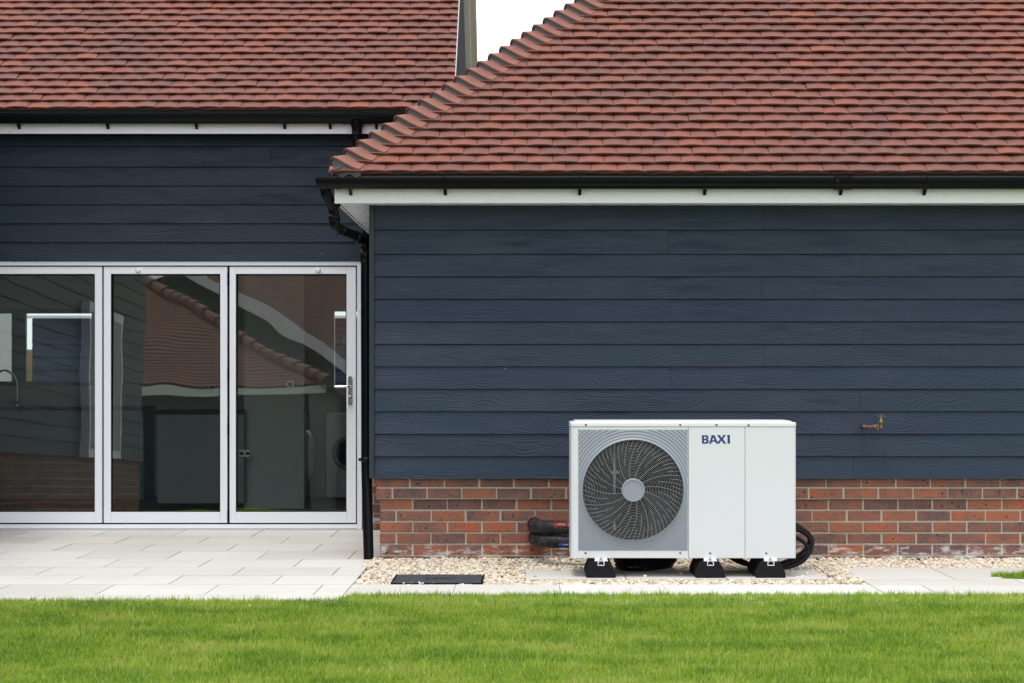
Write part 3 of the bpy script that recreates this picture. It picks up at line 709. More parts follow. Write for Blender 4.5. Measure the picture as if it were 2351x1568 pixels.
# --- what stands behind the house, seen through its back windows
ob = thing('garden_building', (-5.2, 24.2, 0), 'dark blue boarded building seen through the back kitchen window', 'building')
mb = MB(); boards(mb, PX(74, 24), -1.0, [1.90 - .15 * k for k in range(13)], 24.0); mb.build('boarded_wall', M['clad'], ob)
mb = MB(); mb.box(-8.5, PX(40, 24.6), 24.6, 24.8, 0, 1.99); mb.build('rendered_wall', M['render'], ob)
mb = MB(); mb.box(PX(74, 24) - .1, -.9, 23.9, 24.0 - .012, 1.9, 1.93); mb.build('fascia', M['pvc'], ob)
fn_ = MB()
for k in range(16): fn_.box(-7.6 + k * .125, -7.6 + k * .125 + .118, 25.0 + .01 * (k % 2), 25.03 + .01 * (k % 2), 0, 1.55, R3())
tag(fn_.build('timber_fence', M['fence']), 'orange timber fence glimpsed through the back kitchen window', 'fence')

# ================================================================== NEIGHBOURS MIRRORED IN THE GLASS (behind the viewer, on lower ground)
def rooftiles_simple(mb, P0, U, V, nu, nv, thick=.02):
    """tiled plane: P0 eave corner, U along eave, V up slope"""
    P0, U, V = Vector(P0), Vector(U), Vector(V); N = U.cross(V).normalized()
    for r in range(nv):
        for k in range(nu):
            o = (r % 2) * .5; a = P0 + U * ((k + o) / nu) + V * (r / nv); u = U * (1 / nu) * .985; v = V * (1.25 / nv); h = N * thick
            mb.add([a + h, a + u + h, a + u + v, a + v, a, a + u], [(0, 1, 2, 3), (4, 5, 1, 0)], R3())
def mirror_y(Yv): return 2 * (YD + .022) - Yv
GB = -.1
TS = 125.0   # the panes lean back by about a degree
n1 = thing('neighbour_house', (-8, -4.5, GB), 'grey rendered house with hipped red tile roof, mirrored in the glass doors', 'house', 'neighbouring houses mirrored in the doors')
y1 = mirror_y(36.3); ez, xr_ = 1.16 + TS / 130, -3.57; q = 5.0; tp1 = .57
mb = MB(); mb.box(-16, xr_ - .3, y1 - 8, y1 - .3, GB, ez + .02); mb.build('wall', M['clad_dark'], n1)
mb = MB()
hipx = xr_
rr_ = 44
for r in range(rr_):
    t0 = q * r / rr_; nn = int((hipx - t0 + 14) / .3)
    for k in range(nn + 1):
        x1_ = hipx - t0 - k * .3 + (r % 2) * .15; x0_ = x1_ - .295
        x1_ = min(x1_, hipx - t0); 
        if x1_ - x0_ < .02: continue
        t1 = t0 + q / rr_ * 1.3
        mb.add([(x0_, y1 - t0, ez + t0 * tp1 + .02), (x1_, y1 - t0, ez + t0 * tp1 + .02), (x1_ if x1_ < hipx - t1 else hipx - t1, y1 - t1, ez + t1 * tp1), (x0_, y1 - t1, ez + t1 * tp1), (x0_, y1 - t0, ez + t0 * tp1), (x1_, y1 - t0, ez + t0 * tp1)], [(0, 1, 2, 3), (4, 5, 1, 0)], R3())
mb.add([(hipx, y1, ez), (hipx - q, y1 - q, ez + q * tp1), (hipx, y1 - 2 * q, ez)], [(0, 1, 2)], R3())
mb.build('roof', M['tile'], n1, fixn=False)
mb = MB()
for k in range(24):
    t = q * k / 24; mb.lathe((hipx - t + .05, y1 - t + .05, ez + t * tp1 + .02), (-1, -1, tp1), [(.13, 0), (.10, .33)], 10)
mb.build('hip_tiles', M['hip'], n1, fixn=False)
mb = MB(); mb.box(-16, hipx, y1 - .02, y1 + .0, ez - .16, ez - .03); mb.build('fascia', M['pvc'], n1)
n2 = thing('neighbour_house', (-8, -10, GB), 'dark gabled house with white bargeboard, mirrored in the right glass door', 'house', 'neighbouring houses mirrored in the doors')
y2 = mirror_y(42.0); k2 = F / 42.0
def V2(x, y, dy=0): return ((x - 1206) / k2, y2 - dy, CAMH + (871 + 138 - y) / k2)
mb = MB(); pa, pb = V2(400, 570), V2(800, 818)
mb.prism([(pa[0] - 6, GB), (pb[0] + .0, GB), (pb[0] + .0, pb[2] - .2), (pa[0], pa[2] - .2), (pa[0] - 6, pa[2] - 3.6)], lambda p, t: (p[0], t, p[1]), y2 - 6, y2 - .3); mb.build('wall', M['clad_dark'], n2)
mb = MB(); mb.prism([(pa[0], pa[2] - .26), (pb[0] + .2, pb[2] - .38), (pb[0] + .2, pb[2] - .1), (pa[0], pa[2] + .02)], lambda p, t: (p[0], t, p[1]), y2 - .3, y2); mb.build('bargeboard', M['pvc'], n2)
mb = MB(); P0 = (pb[0] + .2, y2, pb[2] - .08); rooftiles_simple(mb, P0, (0, -7, 0), (pa[0] - pb[0] - .2, 0, pa[2] - pb[2] + .1), 24, 24); mb.build('roof', M['tile'], n2, fixn=False)
n3 = thing('neighbour_house', (-3, -17, GB), 'farther brown red tiled roof mirrored at the top of the right door', 'house', 'neighbouring houses mirrored in the doors')
y3 = mirror_y(48.0); k3 = F / 48.0
mb = MB(); rooftiles_simple(mb, ((440 - 1206) / k3, y3, CAMH + (871 + 149 - 850) / k3), (5.2, 0, 0), (0, -4.0, 4.2), 30, 26); mb.build('roof', M['tile'], n3, fixn=False)
mb = MB(); mb.box((440 - 1206) / k3, (440 - 1206) / k3 + 4.6, y3 - 7, y3 - .3, GB, CAMH + 1.7); mb.build('wall', M['cab'], n3)

# ================================================================== GROUND, PAVING
YLAWN_L, YLAWN_R = 10.98, 11.27
mb = MB(); gp = []
mb.add([(-60, 80, -.06), (60, 80, -.06), (60, 7.2, -.06), (-60, 7.2, -.06)], [(0, 3, 2, 1)])
struct(mb.build('ground', M['soil'], fixn=False), 'bare earth ground sheet under the garden')
mb = MB(); mb.add([(-60, 11.0, -.035), (-7, 11.0, -.035), (-7, 0, -.035), (-60, 0, -.035)], [(0, 1, 2, 3)]); mb.add([(7, 11.0, -.035), (60, 11.0, -.035), (60, 0, -.035), (7, 0, -.035)], [(0, 1, 2, 3)]); mb.add([(-60, 0, -.035), (60, 0, -.035), (60, -120, GB), (-60, -120, GB)], [(0, 1, 2, 3)])
struct(mb.build('meadow', M['grassbg'], fixn=False), 'grass ground falling away behind the viewer')
def slab(mb, x0, x1, y0, y1, z=0.0):
    c = R3(); g = .0030; j = (random.random() - .5) * .0012
    mb.box(x0 + g, x1 - g, y0 + g * 1.4, y1 - g * 1.4, z - .02, z + j, c)
YR = [16.11, 15.39, 14.78, 14.14, 13.50, 12.93, 12.38, 11.84, 11.27, 10.7]
mb = MB()
for i in range(9):
    y1_, y0_ = YR[i], YR[i + 1]; xo_ = (-1.465 if i % 2 == 0 else -1.168) - 5 * .6
    lim = -1.0 if i >= 4 else -.94
    x = xo_ - .6
    while x < lim - .02:
        a, b_ = max(x, -4.4 if i < 20 else x), min(x + .6, lim)
        if b_ - a > .01: slab(mb, a, b_, y0_, y1_)
        x += .6
struct(mb.build('patio', M['paving']), 'pale cream porcelain patio in front of the folding doors')
mb = MB()
x = -1.0
while x < 1.99: slab(mb, x, min(x + .6, 1.99), 11.27 - .5, 11.84); x += .597
xs_b = [1.99, 2.28, 2.88, 3.48, 4.08, 4.68, 5.28, 5.88]
for a, b_ in zip(xs_b, xs_b[1:]): slab(mb, a, b_, 10.77, 11.80)
slab(mb, 1.99, 2.9, 11.80, 12.13); slab(mb, 2.9, 3.6, 11.80, 12.13); 
for a, b_ in zip([1.99, 2.547, 3.15, 3.75, 4.35], [2.547, 3.15, 3.75, 4.35, 4.95]): slab(mb, a, b_, 12.13, 12.88)
struct(mb.build('path', M['paving']), 'pale cream slab path along the lawn edge')
mb = MB()
for a in (0.0, .6, 1.2): slab(mb, a, a + .58 + .02, 12.14, 12.77)
struct(mb.build('pump_plinth', M['paving']), 'three pale slabs set in the gravel under the heat pump')
mb = MB(); mb.box(-4.4, -1.0, 10.7, 16.12, -.05, -.009); mb.box(-.999, 1.99, 10.77, 11.835, -.05, -.009); mb.box(1.991, 5.9, 10.77, 12.87, -.05, -.009)
struct(mb.build('paving_bed', M['joint']), 'grey grout bed showing in the slab joints')
# inspection cover
mc = thing('inspection_cover', (-.51, 12.1, -.02), 'black ribbed plastic drain cover sunk in the gravel', 'drain cover')
cx0, cx1, cy0, cy1 = -.768, -.258, 11.88, 12.36
mb = MB(); mb.box(cx0, cx1, cy0, cy1, -.03, .008, bev=.004)
for i in range(24):
    for j in range(14):
        x_ = cx0 + .022 + i * .0204; y_ = cy0 + .022 + j * .0334 
        if 9 <= i <= 15 and 5 <= j <= 7: continue
        mb.lathe((x_ + (j % 2) * .006, y_, .008), (0, 0, 1), [(.0062, 0), (.0045, .0035), (0, .0035)], 6, smooth=False)
mb.build('cover_plate', M['manhole'], mc)
mb = MB(); 
for a, b_, c_, d_ in ((cx0 - .012, cx0 - .002, cy0 - .01, cy1 + .01), (cx1 + .002, cx1 + .012, cy0 - .01, cy1 + .01)): mb.box(a, b_, c_, d_, -.03, .010, bev=.002)
mb.box(cx0 - .012, cx1 + .012, cy0 - .02, cy0 - .002, -.03, .006); mb.build('frame', M['rubber'], mc)

def text_mesh(body, size, mat, parent, mtx, name='lettering', ext=.0006, bold=.0):
    cu = bpy.data.curves.new('t', 'FONT'); cu.body = body; cu.size = size; cu.extrude = ext; cu.offset = bold; cu.align_x = 'CENTER'; cu.align_y = 'CENTER'
    ob_ = bpy.data.objects.new('t', cu); COL.objects.link(ob_); dg = bpy.context.evaluated_depsgraph_get()
    me = bpy.data.meshes.new_from_object(ob_.evaluated_get(dg)); bpy.data.objects.remove(ob_)
    me.transform(mtx); me.materials.clear(); me.materials.append(mat)
    return link(name, me, parent)
text_mesh('B JDRAIN', .045, M['rubber'], mc, Matrix.Translation((-.50, 12.11, .0095)), ext=.001)

# ================================================================== HEAT PUMP
YP = 12.27
hp = thing('heat_pump', (.95, 12.45, .097), 'white air source heat pump with round fan grille and blue BAXI lettering'.replace('BAXI ', ''), 'heat pump')
def HX(x): return PX(x, YP)
def HZ(y): return PZ(y, YP)
x0, x1, z0, z1, yb_ = HX(1310.3), HX(1828), HZ(1281), HZ(979.5), 12.71
gx0, gx1, gz0, gz1 = HX(1327.7), HX(1578.9), HZ(1263.9), HZ(986.3)
r_ = .022
def arc(cx, cy, r, a0, a1, n=6): return [(cx + r * math.cos(rad(a0 + (a1 - a0) * k / n)), cy + r * math.sin(rad(a0 + (a1 - a0) * k / n))) for k in range(n + 1)]
UP = lambda p, t: (p[0], p[1], t)
mb = MB()
s1, s2 = HX(1580.6), HX(1710.6)
mb.prism(arc(x0 + r_, YP + r_, r_, 180, 270) + [(gx0, YP), (gx0, YP + .03), (x0 + .03, YP + .04), (x0 + .03, yb_), (x0, yb_)], UP, z0, z1 - .0015, smooth=False)
mb.box(gx0, s1 - .0013, YP, YP + .02, z0, gz0 + .001); mb.box(gx0, s1 - .0013, YP, YP + .02, gz1 - .001, z1 - .0015); mb.box(gx1 - .001, s1 - .0013, YP, YP + .02, gz0 + .001, gz1 - .001)
mb.box(x0 + .03, x1 - .01, yb_ - .02, yb_, z0, z1 - .002); mb.box(x0 + .03, x1 - .03, YP + .021, yb_ - .021, z0 + .001, z0 + .02)
mb.build('casing', M['casing'], hp)
mb = MB(); mb.box(s1 + .0013, s2 - .0012, YP - .0005, YP + .02, z0 - .001, z1 - .0015, bev=.0012); mb.build('front_panel', M['casing'], hp)
mb = MB(); mb.prism([(s2 + .0012, YP - .0005)] + arc(x1 - r_, YP + r_ - .0005, r_, 270, 360) + [(x1, yb_), (x1 - .02, yb_), (x1 - .02, YP + .03), (s2 + .0012, YP + .03)], UP, z0 - .001, z1 - .0015); mb.build('front_panel', M['casing'], hp)
def rrect(a, b_, c_, d_, r, n=6): return arc(b_ - r, d_ - r, r, 0, 90, n) + arc(a + r, d_ - r, r, 90, 180, n) + arc(a + r, c_ + r, r, 180, 270, n) + arc(b_ - r, c_ + r, r, 270, 360, n)
mb = MB(); zl0, zl1 = z1 + .0012, HZ(969.5)
lay = [(0, zl0, .024), (0, zl1 - .006, .024), (.002, zl1 - .002, .022), (.007, zl1, .02), (.022, zl1, .02), (.025, zl1 + .003, .02), (.029, zl1 + .0075, .018), (.034, zl1 + .0085, .015)]
rg = [[(p[0], p[1], z) for p in rrect(x0 - .002 + i_, x1 + .002 - i_, YP - .003 + i_, yb_ + .004 - i_, rr)] for i_, z, rr in lay]; n = len(rg[0])
mb.add([p for q in rg for p in q], [(i * n + k, i * n + (k + 1) % n, (i + 1) * n + (k + 1) % n, (i + 1) * n + k) for i in range(len(rg) - 1) for k in range(n)], (0, 0, 0), False)
mb.add(rg[-1], [list(range(n))]); mb.add(rg[0], [list(range(n))[::-1]]); mb.build('lid', M['casing_lid'], hp)
mb = MB(); mb.box(x0 + .01, x1 - .01, YP + .006, yb_ - .01, z1 - .003, z1 + .002); mb.box(s1 - .01, s1 + .01, YP + .0205, YP + .024, z0 + .002, z1); mb.box(s2 - .01, s2 + .01, YP + .0205, YP + .024, z0 + .002, z1); mb.build('seam', M['gap'], hp)
# grille surround with concentric ridges
cx, cz, RC = HX(1453.6), HZ(1125.1), .3025
mb = MB(); NA = 240
radii = [RC]; 
rr = RC
while rr < .62: rr += .0178; radii += [rr - .0022, rr]
def rmax(t):
    cxx, szz = math.cos(t), math.sin(t)
    a = ((gx1 - cx) if cxx > 0 else (cx - gx0)) / max(1e-6, abs(cxx)); b_ = ((gz1 - cz) if szz > 0 else (cz - gz0)) / max(1e-6, abs(szz))
    return min(a, b_)
angs = sorted([2 * math.pi * k / NA for k in range(NA)] + [math.atan2(b_ - cz, a - cx) % (2 * math.pi) for a in (gx0, gx1) for b_ in (gz0, gz1)])
grid = []
for t in angs:
    row = []; rm = rmax(t)
    for i, r0 in enumerate(radii):
        rq = min(r0, rm); h = .0
        if r0 <= RC + .001: h = .004
        else:
            ph = (rq - RC) % .0178 / .0178
            h = -.0045 * ph if i % 2 == 1 or rq < r0 else 0.0
        # the rounded shoulder close to the opening
        h2 = .006 * math.exp(-((rq - RC) / .03) ** 2)
        row.append((cx + rq * math.cos(t), YP - .004 - h - h2 + .0, cz + rq * math.sin(t)))
    grid.append(row)
nr = len(radii); nA = len(angs)
mb.add([p for row in grid for p in row], [(a * nr + i, ((a + 1) % nA) * nr + i, ((a + 1) % nA) * nr + i + 1, a * nr + i + 1) for a in range(nA) for i in range(nr - 1)], (0, 0, 0), False)
mb.add([(p[0], p[1], p[2]) for p in (row[0] for row in grid)] + [(row[0][0], YP + .03, row[0][2]) for row in grid], [(a, (a + 1) % nA, nA + (a + 1) % nA, nA + a) for a in range(nA)])
mb.add([row[-1] for row in grid] + [(row[-1][0], YP + .002, row[-1][2]) for row in grid], [(a, (a + 1) % nA, nA + (a + 1) % nA, nA + a) for a in range(nA)])
gs = mb.build('grille_surround', M['grille'], hp, fixn=False)
# wire guard
mb = MB(); yw = YP - .006; RH = .0705
for k in range(25):
    r0 = RH + .003 + (RC - .004 - RH) * (k + .5) / 25; yy = yw - .004 * (1 - (r0 / RC) ** 2)
    mb.tube([(cx + r0 * math.cos(2 * math.pi * j / 80), yy, cz + r0 * math.sin(2 * math.pi * j / 80)) for j in range(80)], .00052, 4, closed=True)
def spoke(a0, rs):
    pts = []
    for j in range(11):
        r0 = rs + (RC - .001 - rs) * j / 10; s_ = (r0 - RH) / (RC - RH); a = a0 - rad(21.5) * s_
        pts.append((cx + r0 * math.cos(a), yw + .0015 - .004 * (1 - (r0 / RC) ** 2), cz + r0 * math.sin(a)))
    mb.tube(pts, .00062, 4)
for k in range(16):
    spoke(rad(15 + 22.5 * k), RH - .005); spoke(rad(15 + 22.5 * (k + .5)), .155)
for k in range(32): spoke(rad(15 + 11.25 * (k + .5)), .232)
mb.build('fan_guard', M['wire'], hp)
mb = MB(); mb.lathe((cx, yw + .004, cz), (0, -1, 0), [(.0705, 0), (.0705, .012), (.067, .016), (.061, .017), (.058, .012), (.0, .012)], 64, smooth=False); mb.build('guard_hub', M['grille'], hp)
mb = MB(); mb.lathe((cx, YP + .03, cz), (0, 1, 0), [(RC + .001, 0), (.292, .04), (.292, .16), (.0, .16)], 64)
mb.box(gx0 + .001, gx1 - .002, YP + .024, YP + .0295, gz0 + .002, cz - RC - .004) ; mb.build('fan_shroud', M['void'], hp, fixn=False)
mb = MB()
for k in range(3):
    a0 = rad(100 + 120 * k)
    vs = []; 
    for i in range(9):
        for j in range(9):
            r0 = .06 + .215 * i / 8; w_ = rad(30 + 42 * i / 8) ; a = a0 + (j / 8 - .5) * w_ - rad(18) * (i / 8)
            vs.append((cx + r0 * math.cos(a), YP + .10 + .05 * (j / 8 - .5), cz + r0 * math.sin(a)))
    mb.add(vs, [(i * 9 + j, i * 9 + j + 1, (i + 1) * 9 + j + 1, (i + 1) * 9 + j) for i in range(8) for j in range(8)], (0, 0, 0), True)
mb.lathe((cx, YP + .06, cz), (0, 1, 0), [(0, 0), (.05, .004), (.062, .02), (.062, .08)], 32); mb.build('fan', M['fan'], hp, fixn=False)
mb = MB(); bx_ = HX(1413.5); mb.box(bx_ - .007, bx_ + .007, YP + .155, YP + .165, HZ(1205), cz + .283); mb.box(bx_ - .007, bx_ + .007, YP + .155, YP + .165, cz - .25, HZ(1180)); mb.box(bx_ - .02, bx_ + .03, YP + .15, YP + .16, HZ(1090), HZ(1084)); mb.build('motor_bracket', M['dim'], hp)
# screws, logo, side box
mb = MB()
def Z5(x, y): return (2200 + x * .5102) / 1.7423, (1600 + y * .5102) / 1.7423
for (x, y, yy) in [(281, 195, YP - .003), (1021, 195, YP - .003), (1306, 195, YP - .003), (1557, 197, YP - .003), (279, 1200, YP), (1021, 1200, YP), (1256, 1202, YP - .0005), (1696, 1202, YP - .0005)]:
    mb = MB(); a, b_ = Z5(x, y); mb.lathe((HX(a), yy, HZ(b_)), (0, -1, 0), [(.0068, 0), (.0064, .0012), (.003, .0016), (.003, .0), (0, 0)], 12); mb.build('screw', M['dim'], hp)
mb = MB(); a, b_ = Z5(1935, 790); a2, b2 = Z5(1938, 932); mb.box(x1, HX(a2) + .006, YP + .12, YP + .2, HZ(b2), HZ(b_), bev=.003); mb.build('side_cover', M['casing'], hp)
def logo():
    sc = .07656 / 1.7423 / (F / YP); ox = (2780 / 1.7423 - 1206) / F * YP; oz = CAMH - (1700 / 1.7423 - 871) / F * YP
    loops = [[(335, 537), (600, 532), (660, 550), (697, 600), (705, 650), (695, 700), (668, 730), (635, 742), (680, 765), (712, 810), (718, 860), (705, 915), (670, 955), (610, 975), (368, 975), (362, 590), (352, 558)],
             [(470, 612), (555, 612), (590, 630), (597, 662), (585, 700), (555, 712), (470, 712)], [(475, 790), (565, 792), (600, 815), (606, 845), (595, 880), (565, 897), (478, 898)],
             [(850, 530), (1025, 530), (1180, 893), (1310, 750), (1155, 522), (1300, 522), (1388, 662), (1458, 578), (1463, 550), (1440, 522), (1620, 522), (1460, 725), (1635, 970), (1490, 970), (1388, 812), (1300, 905), (1290, 930), (1305, 970), (1100, 970), (1055, 873), (875, 873), (860, 930), (872, 975), (737, 975), (860, 580)],
             [(953, 635), (1020, 795), (903, 795)], [(1665, 522), (1822, 522), (1830, 965), (1703, 965), (1697, 590), (1688, 550)]]
    cu = bpy.data.curves.new('l', 'CURVE'); cu.dimensions = '2D'; cu.fill_mode = 'BOTH'; cu.extrude = .0004
    for L in loops:
        sp = cu.splines.new('POLY'); sp.points.add(len(L) - 1); sp.use_cyclic_u = True
        for p, q in zip(sp.points, L): p.co = (ox + q[0] * sc, oz - q[1] * sc, 0, 1)
    ob_ = bpy.data.objects.new('l', cu); COL.objects.link(ob_); dg = bpy.context.evaluated_depsgraph_get()
    me = bpy.data.meshes.new_from_object(ob_.evaluated_get(dg)); bpy.data.objects.remove(ob_)
    me.transform(Matrix.Translation((0, YP - .0012, 0)) @ Matrix.Rotation(rad(90), 4, 'X')); me.materials.clear(); me.materials.append(M['logo'])
    link('lettering', me, hp)
logo()
feet = [(.4525, 'left black rubber foot block under the fan end of the heat pump'), (1.1055, 'middle black rubber foot block, under the lettered panel of the heat pump'), (1.466, 'right black rubber foot block, nearest the coiled black hoses')]
# brackets (part of the pump)
for fx, lb in feet:
    m = MB(); yo = 12.222
    m.box(fx - .038, fx + .040, yo + .004, YP + .03, .0985, .103, bev=.001); m.box(fx - .036, fx + .038, YP - .012, YP + .03, .103, z0 - .0005)
    m.build('mounting_bracket', M['pvc'], hp)
    m = MB(); m.lathe((fx, yo + .02, .1032), (0, 0, 1), [(.017, 0), (.017, .002), (.008, .0021), (.008, .009), (.0045, .0095), (.0045, .018), (0, .018)], 12, smooth=False); m.build('bolt', M['steel'], hp)
# rubber feet: one built, two copied
def make_foot():
    r0 = thing('support_foot', (0, 0, 0), feet[0][1], 'rubber foot', 'rubber foot blocks under the heat pump')
    P_ = [(-.0875, 0), (-.008, 0), (-.007, .006), (0, .009), (.007, .006), (.008, 0), (.0875, 0), (.0875, .024), (.084, .034), (.062, .084), (.056, .093), (.048, .0965), (.021, .0965), (.021, .072), (-.021, .072), (-.021, .0965), (-.048, .0965), (-.056, .093), (-.062, .084), (-.084, .034), (-.0875, .024)]
    m = MB(); m.prism(P_, lambda p, t: (p[0], t, p[1]), 0, .49); b1 = m.build('rubber_block', M['rubber'], r0)
    U_ = [(-.020, .0725), (.020, .0725), (.020, .0955), (.011, .0955), (.011, .0915), (.0165, .0915), (.0165, .076), (-.0165, .076), (-.0165, .0915), (-.011, .0915), (-.011, .0955), (-.020, .0955)]
    m = MB(); m.prism(U_, lambda p, t: (p[0], t, p[1]), -.002, .485); b2_ = m.build('metal_rail', M['pvc'], r0)
    return r0
foot0 = make_foot()
for i, (fx, lb) in enumerate(feet):
    if i == 0: r0 = foot0
    else:
        r0 = foot0.copy(); COL.objects.link(r0)
        for ch in list(foot0.children):
            c_ = ch.copy(); COL.objects.link(c_); c_.parent = r0
    r0.location = (fx, 12.222, .001); r0['label'] = lb

# ================================================================== PIPES, HOSES, TAP
def wobble(p, a): return [(x + a * math.sin(i * .9), y, z + a * math.cos(i * 1.3)) for i, (x, y, z) in enumerate(p)]
for nm, zc, lb, rr, xo_ in (('insulated_pipe', .234, 'upper black insulated pipe with red valve lever left of the heat pump', .0435, 0), ('insulated_pipe', .147, 'lower black insulated pipe with blue valve lever left of the heat pump', .042, .006)):
    ip = thing(nm, (.2, 13.2, zc), lb, 'pipe', 'insulated pipes from the wall to the heat pump')
    m = MB(); pth = bend([(.065 + xo_, 13.55, zc), (.065 + xo_, 13.16, zc), (.4, 13.03, zc + .004), (.62, 12.70, zc + .004)], .12, 8)
    m.tube(pth, rr, 20, rad_fn=lambda i: rr * (1 + .03 * math.sin(i * 1.7))); m.build('insulation', M['insul'], ip)
    m = MB(); m.lathe((.062 + xo_, 13.44, zc), (0, 1, 0), [(.047, .0), (.054, 0), (.054, .08)], 28); m.build('wall_sleeve', M['terracotta'], ip)
    if zc > .2: hx0, hx1, hz0, hz1, mt, yv = PX(1270.5, 12.98), PX(1304, 12.98), .2545, .276, M['red'], 12.98
    else: hx0, hx1, hz0, hz1, mt, yv = PX(1282, 12.98), PX(1312, 12.98), .129, .145, M['blue'], 12.98
    m = MB(); hr = (hz1 - hz0) / 2; ol = arc(hx0 + hr, (hz0 + hz1) / 2, hr, 90, 270, 8) + [(hx1, hz0), (hx1, hz1)]
    m.prism(ol, lambda p, t: (p[0], t, p[1]), yv, yv + .009); hd = m.build('valve_lever', mt, ip)
    m = MB(); m.box(hx1, hx1 + .12, yv + .002, yv + .006, hz0 + .004, hz1 - .003); m.build('lever_stem', M['steel'], ip)
    text_mesh('Brymec', (hz1 - hz0) * .72, M['white_ink'], hd, Matrix.Translation(((hx0 + hx1) / 2 + .002, yv - .0008, (hz0 + hz1) / 2)) @ Matrix.Rotation(rad(180), 4, 'Y') @ Matrix.Rotation(rad(90), 4, 'X'), ext=.0003)
# corrugated hoses
def hose(mb, pts, r):
    out = []; P_ = [Vector(p) for p in pts]
    L = 0
    mb.tube(P_, r, 10, rad_fn=lambda i: r * (1.0 + .05 * (1 if i % 2 else -1)))
def coil(c, rx, rz, ry, turns, seed, drift):
    rn = random.Random(seed); pts = []; N = 110 * turns
    for i in range(int(N)):
        t = 2 * math.pi * i / 110; f = i / N; w = 1 + .10 * math.sin(t * .37 + seed) + .05 * math.sin(t * .61)
        pts.append((c[0] + rx * w * math.cos(t) + drift[0] * f, c[1] + ry * math.sin(t + .6) + drift[1] * (f - .5), c[2] + rz * w * math.sin(t) + drift[2] * math.sin(t * .5 + seed)))
    return pts
hc = thing('hose_coil', (1.6, 12.85, 0), 'coil of black corrugated hose at the right end of the heat pump', 'hose', 'black corrugated hose coils')
mb = MB()
for k, (cxh, rx, rz, yy, zc) in enumerate([(1.50, .26, .100, 12.74, .118), (1.53, .262, .125, 12.80, .142), (1.535, .268, .135, 12.85, .158), (1.51, .28, .155, 12.91, .172)]):
    pts = [(cxh + rx * math.cos(2 * math.pi * i / 120), yy + .05 * math.sin(2 * math.pi * i / 120), max(.014, zc + rz * math.sin(2 * math.pi * i / 120) + .012 * math.sin(4 * math.pi * i / 120 + k))) for i in range(121)]
    hose(mb, pts, .0118)
mb.build('hose', M['corr'], hc)
hc2 = thing('hose_coil', (.74, 12.8, 0), 'coil of black corrugated hose lying flat beneath the fan', 'hose', 'black corrugated hose coils')
mb = MB()
for k in range(4):
    pts = [(.745 + (.165 + .008 * k) * math.cos(2 * math.pi * i / 110), 12.80 + (.17 - .01 * k) * math.sin(2 * math.pi * i / 110), .016 + .017 * k + .008 * math.cos(2 * math.pi * i / 110 + k)) for i in range(111)]
    hose(mb, pts, .0125)
mb.build('hose', M['corr'], hc2)
# outside tap
YT = 13.36
tp = thing('outdoor_tap', (PX(1982, YT), YT, PZ(979, YT)), 'old brass garden tap on a copper pipe fixed to the boarded wall', 'tap')
ex, ez_ = PX(1983, YT), PZ(979.5, YT); tx = PX(2022, YT)
mb = MB(); mb.tube(bend([(ex, YC - .005, ez_), (ex, YT, ez_), (PX(2007, YT), YT, ez_)], .022, 8), .0095, 14); mb.build('pipe', M['copper'], tp)
mb = MB(); mb.lathe((ex + .002, YT + .005, ez_ - .001), (-.5, -1, 0), [(.015, -.02), (.016, -.008), (.0145, .006), (.008, .012), (0, .013)], 18); mb.lathe((ex + .012, YT, ez_), (1, 0, 0), [(.0135, -.008), (.0135, .01), (.011, .012)], 16); mb.build('elbow', M['copper'], tp)
mb = MB(); mb.lathe((PX(2006, YT), YT, ez_), (1, 0, 0), [(.013, 0), (.015, .002), (.015, .012), (.012, .014), (.012, .045)], 12, smooth=False)
mb.lathe((tx, YT - .012, PZ(983.8, YT)), (0, 0, 1), [(.009, 0), (.0135, 0), (.0130, .008), (.0115, .012), (.0115, .035), (.016, .037), (.016, .046), (.0125, .048), (.013, .055), (.009, .057), (.010, .064), (.006, .067), (.0045, .085), (.0055, .087), (.0055, .094), (0, .095)], 16)
for dx, dz in ((-.022, .012), (-.022, -.016)): mb.lathe((tx + dx, YT - .018, ez_ + dz), (0, -1, 0), [(.0025, 0), (.006, 0), (.006, .006), (.0025, .006)], 12)
mb.box(tx - .026, tx - .018, YT - .016, YT - .008, ez_ - .016, ez_ + .012); mb.build('tap_body', M['brass'], tp)
mb = MB(); mb.tube([(PX(2014.5, YT), YT - .012, PZ(955.3, YT)), (PX(2032, YT), YT - .012, PZ(955.3, YT))], .0026, 8); mb.build('tee_handle', M['brass'], tp)

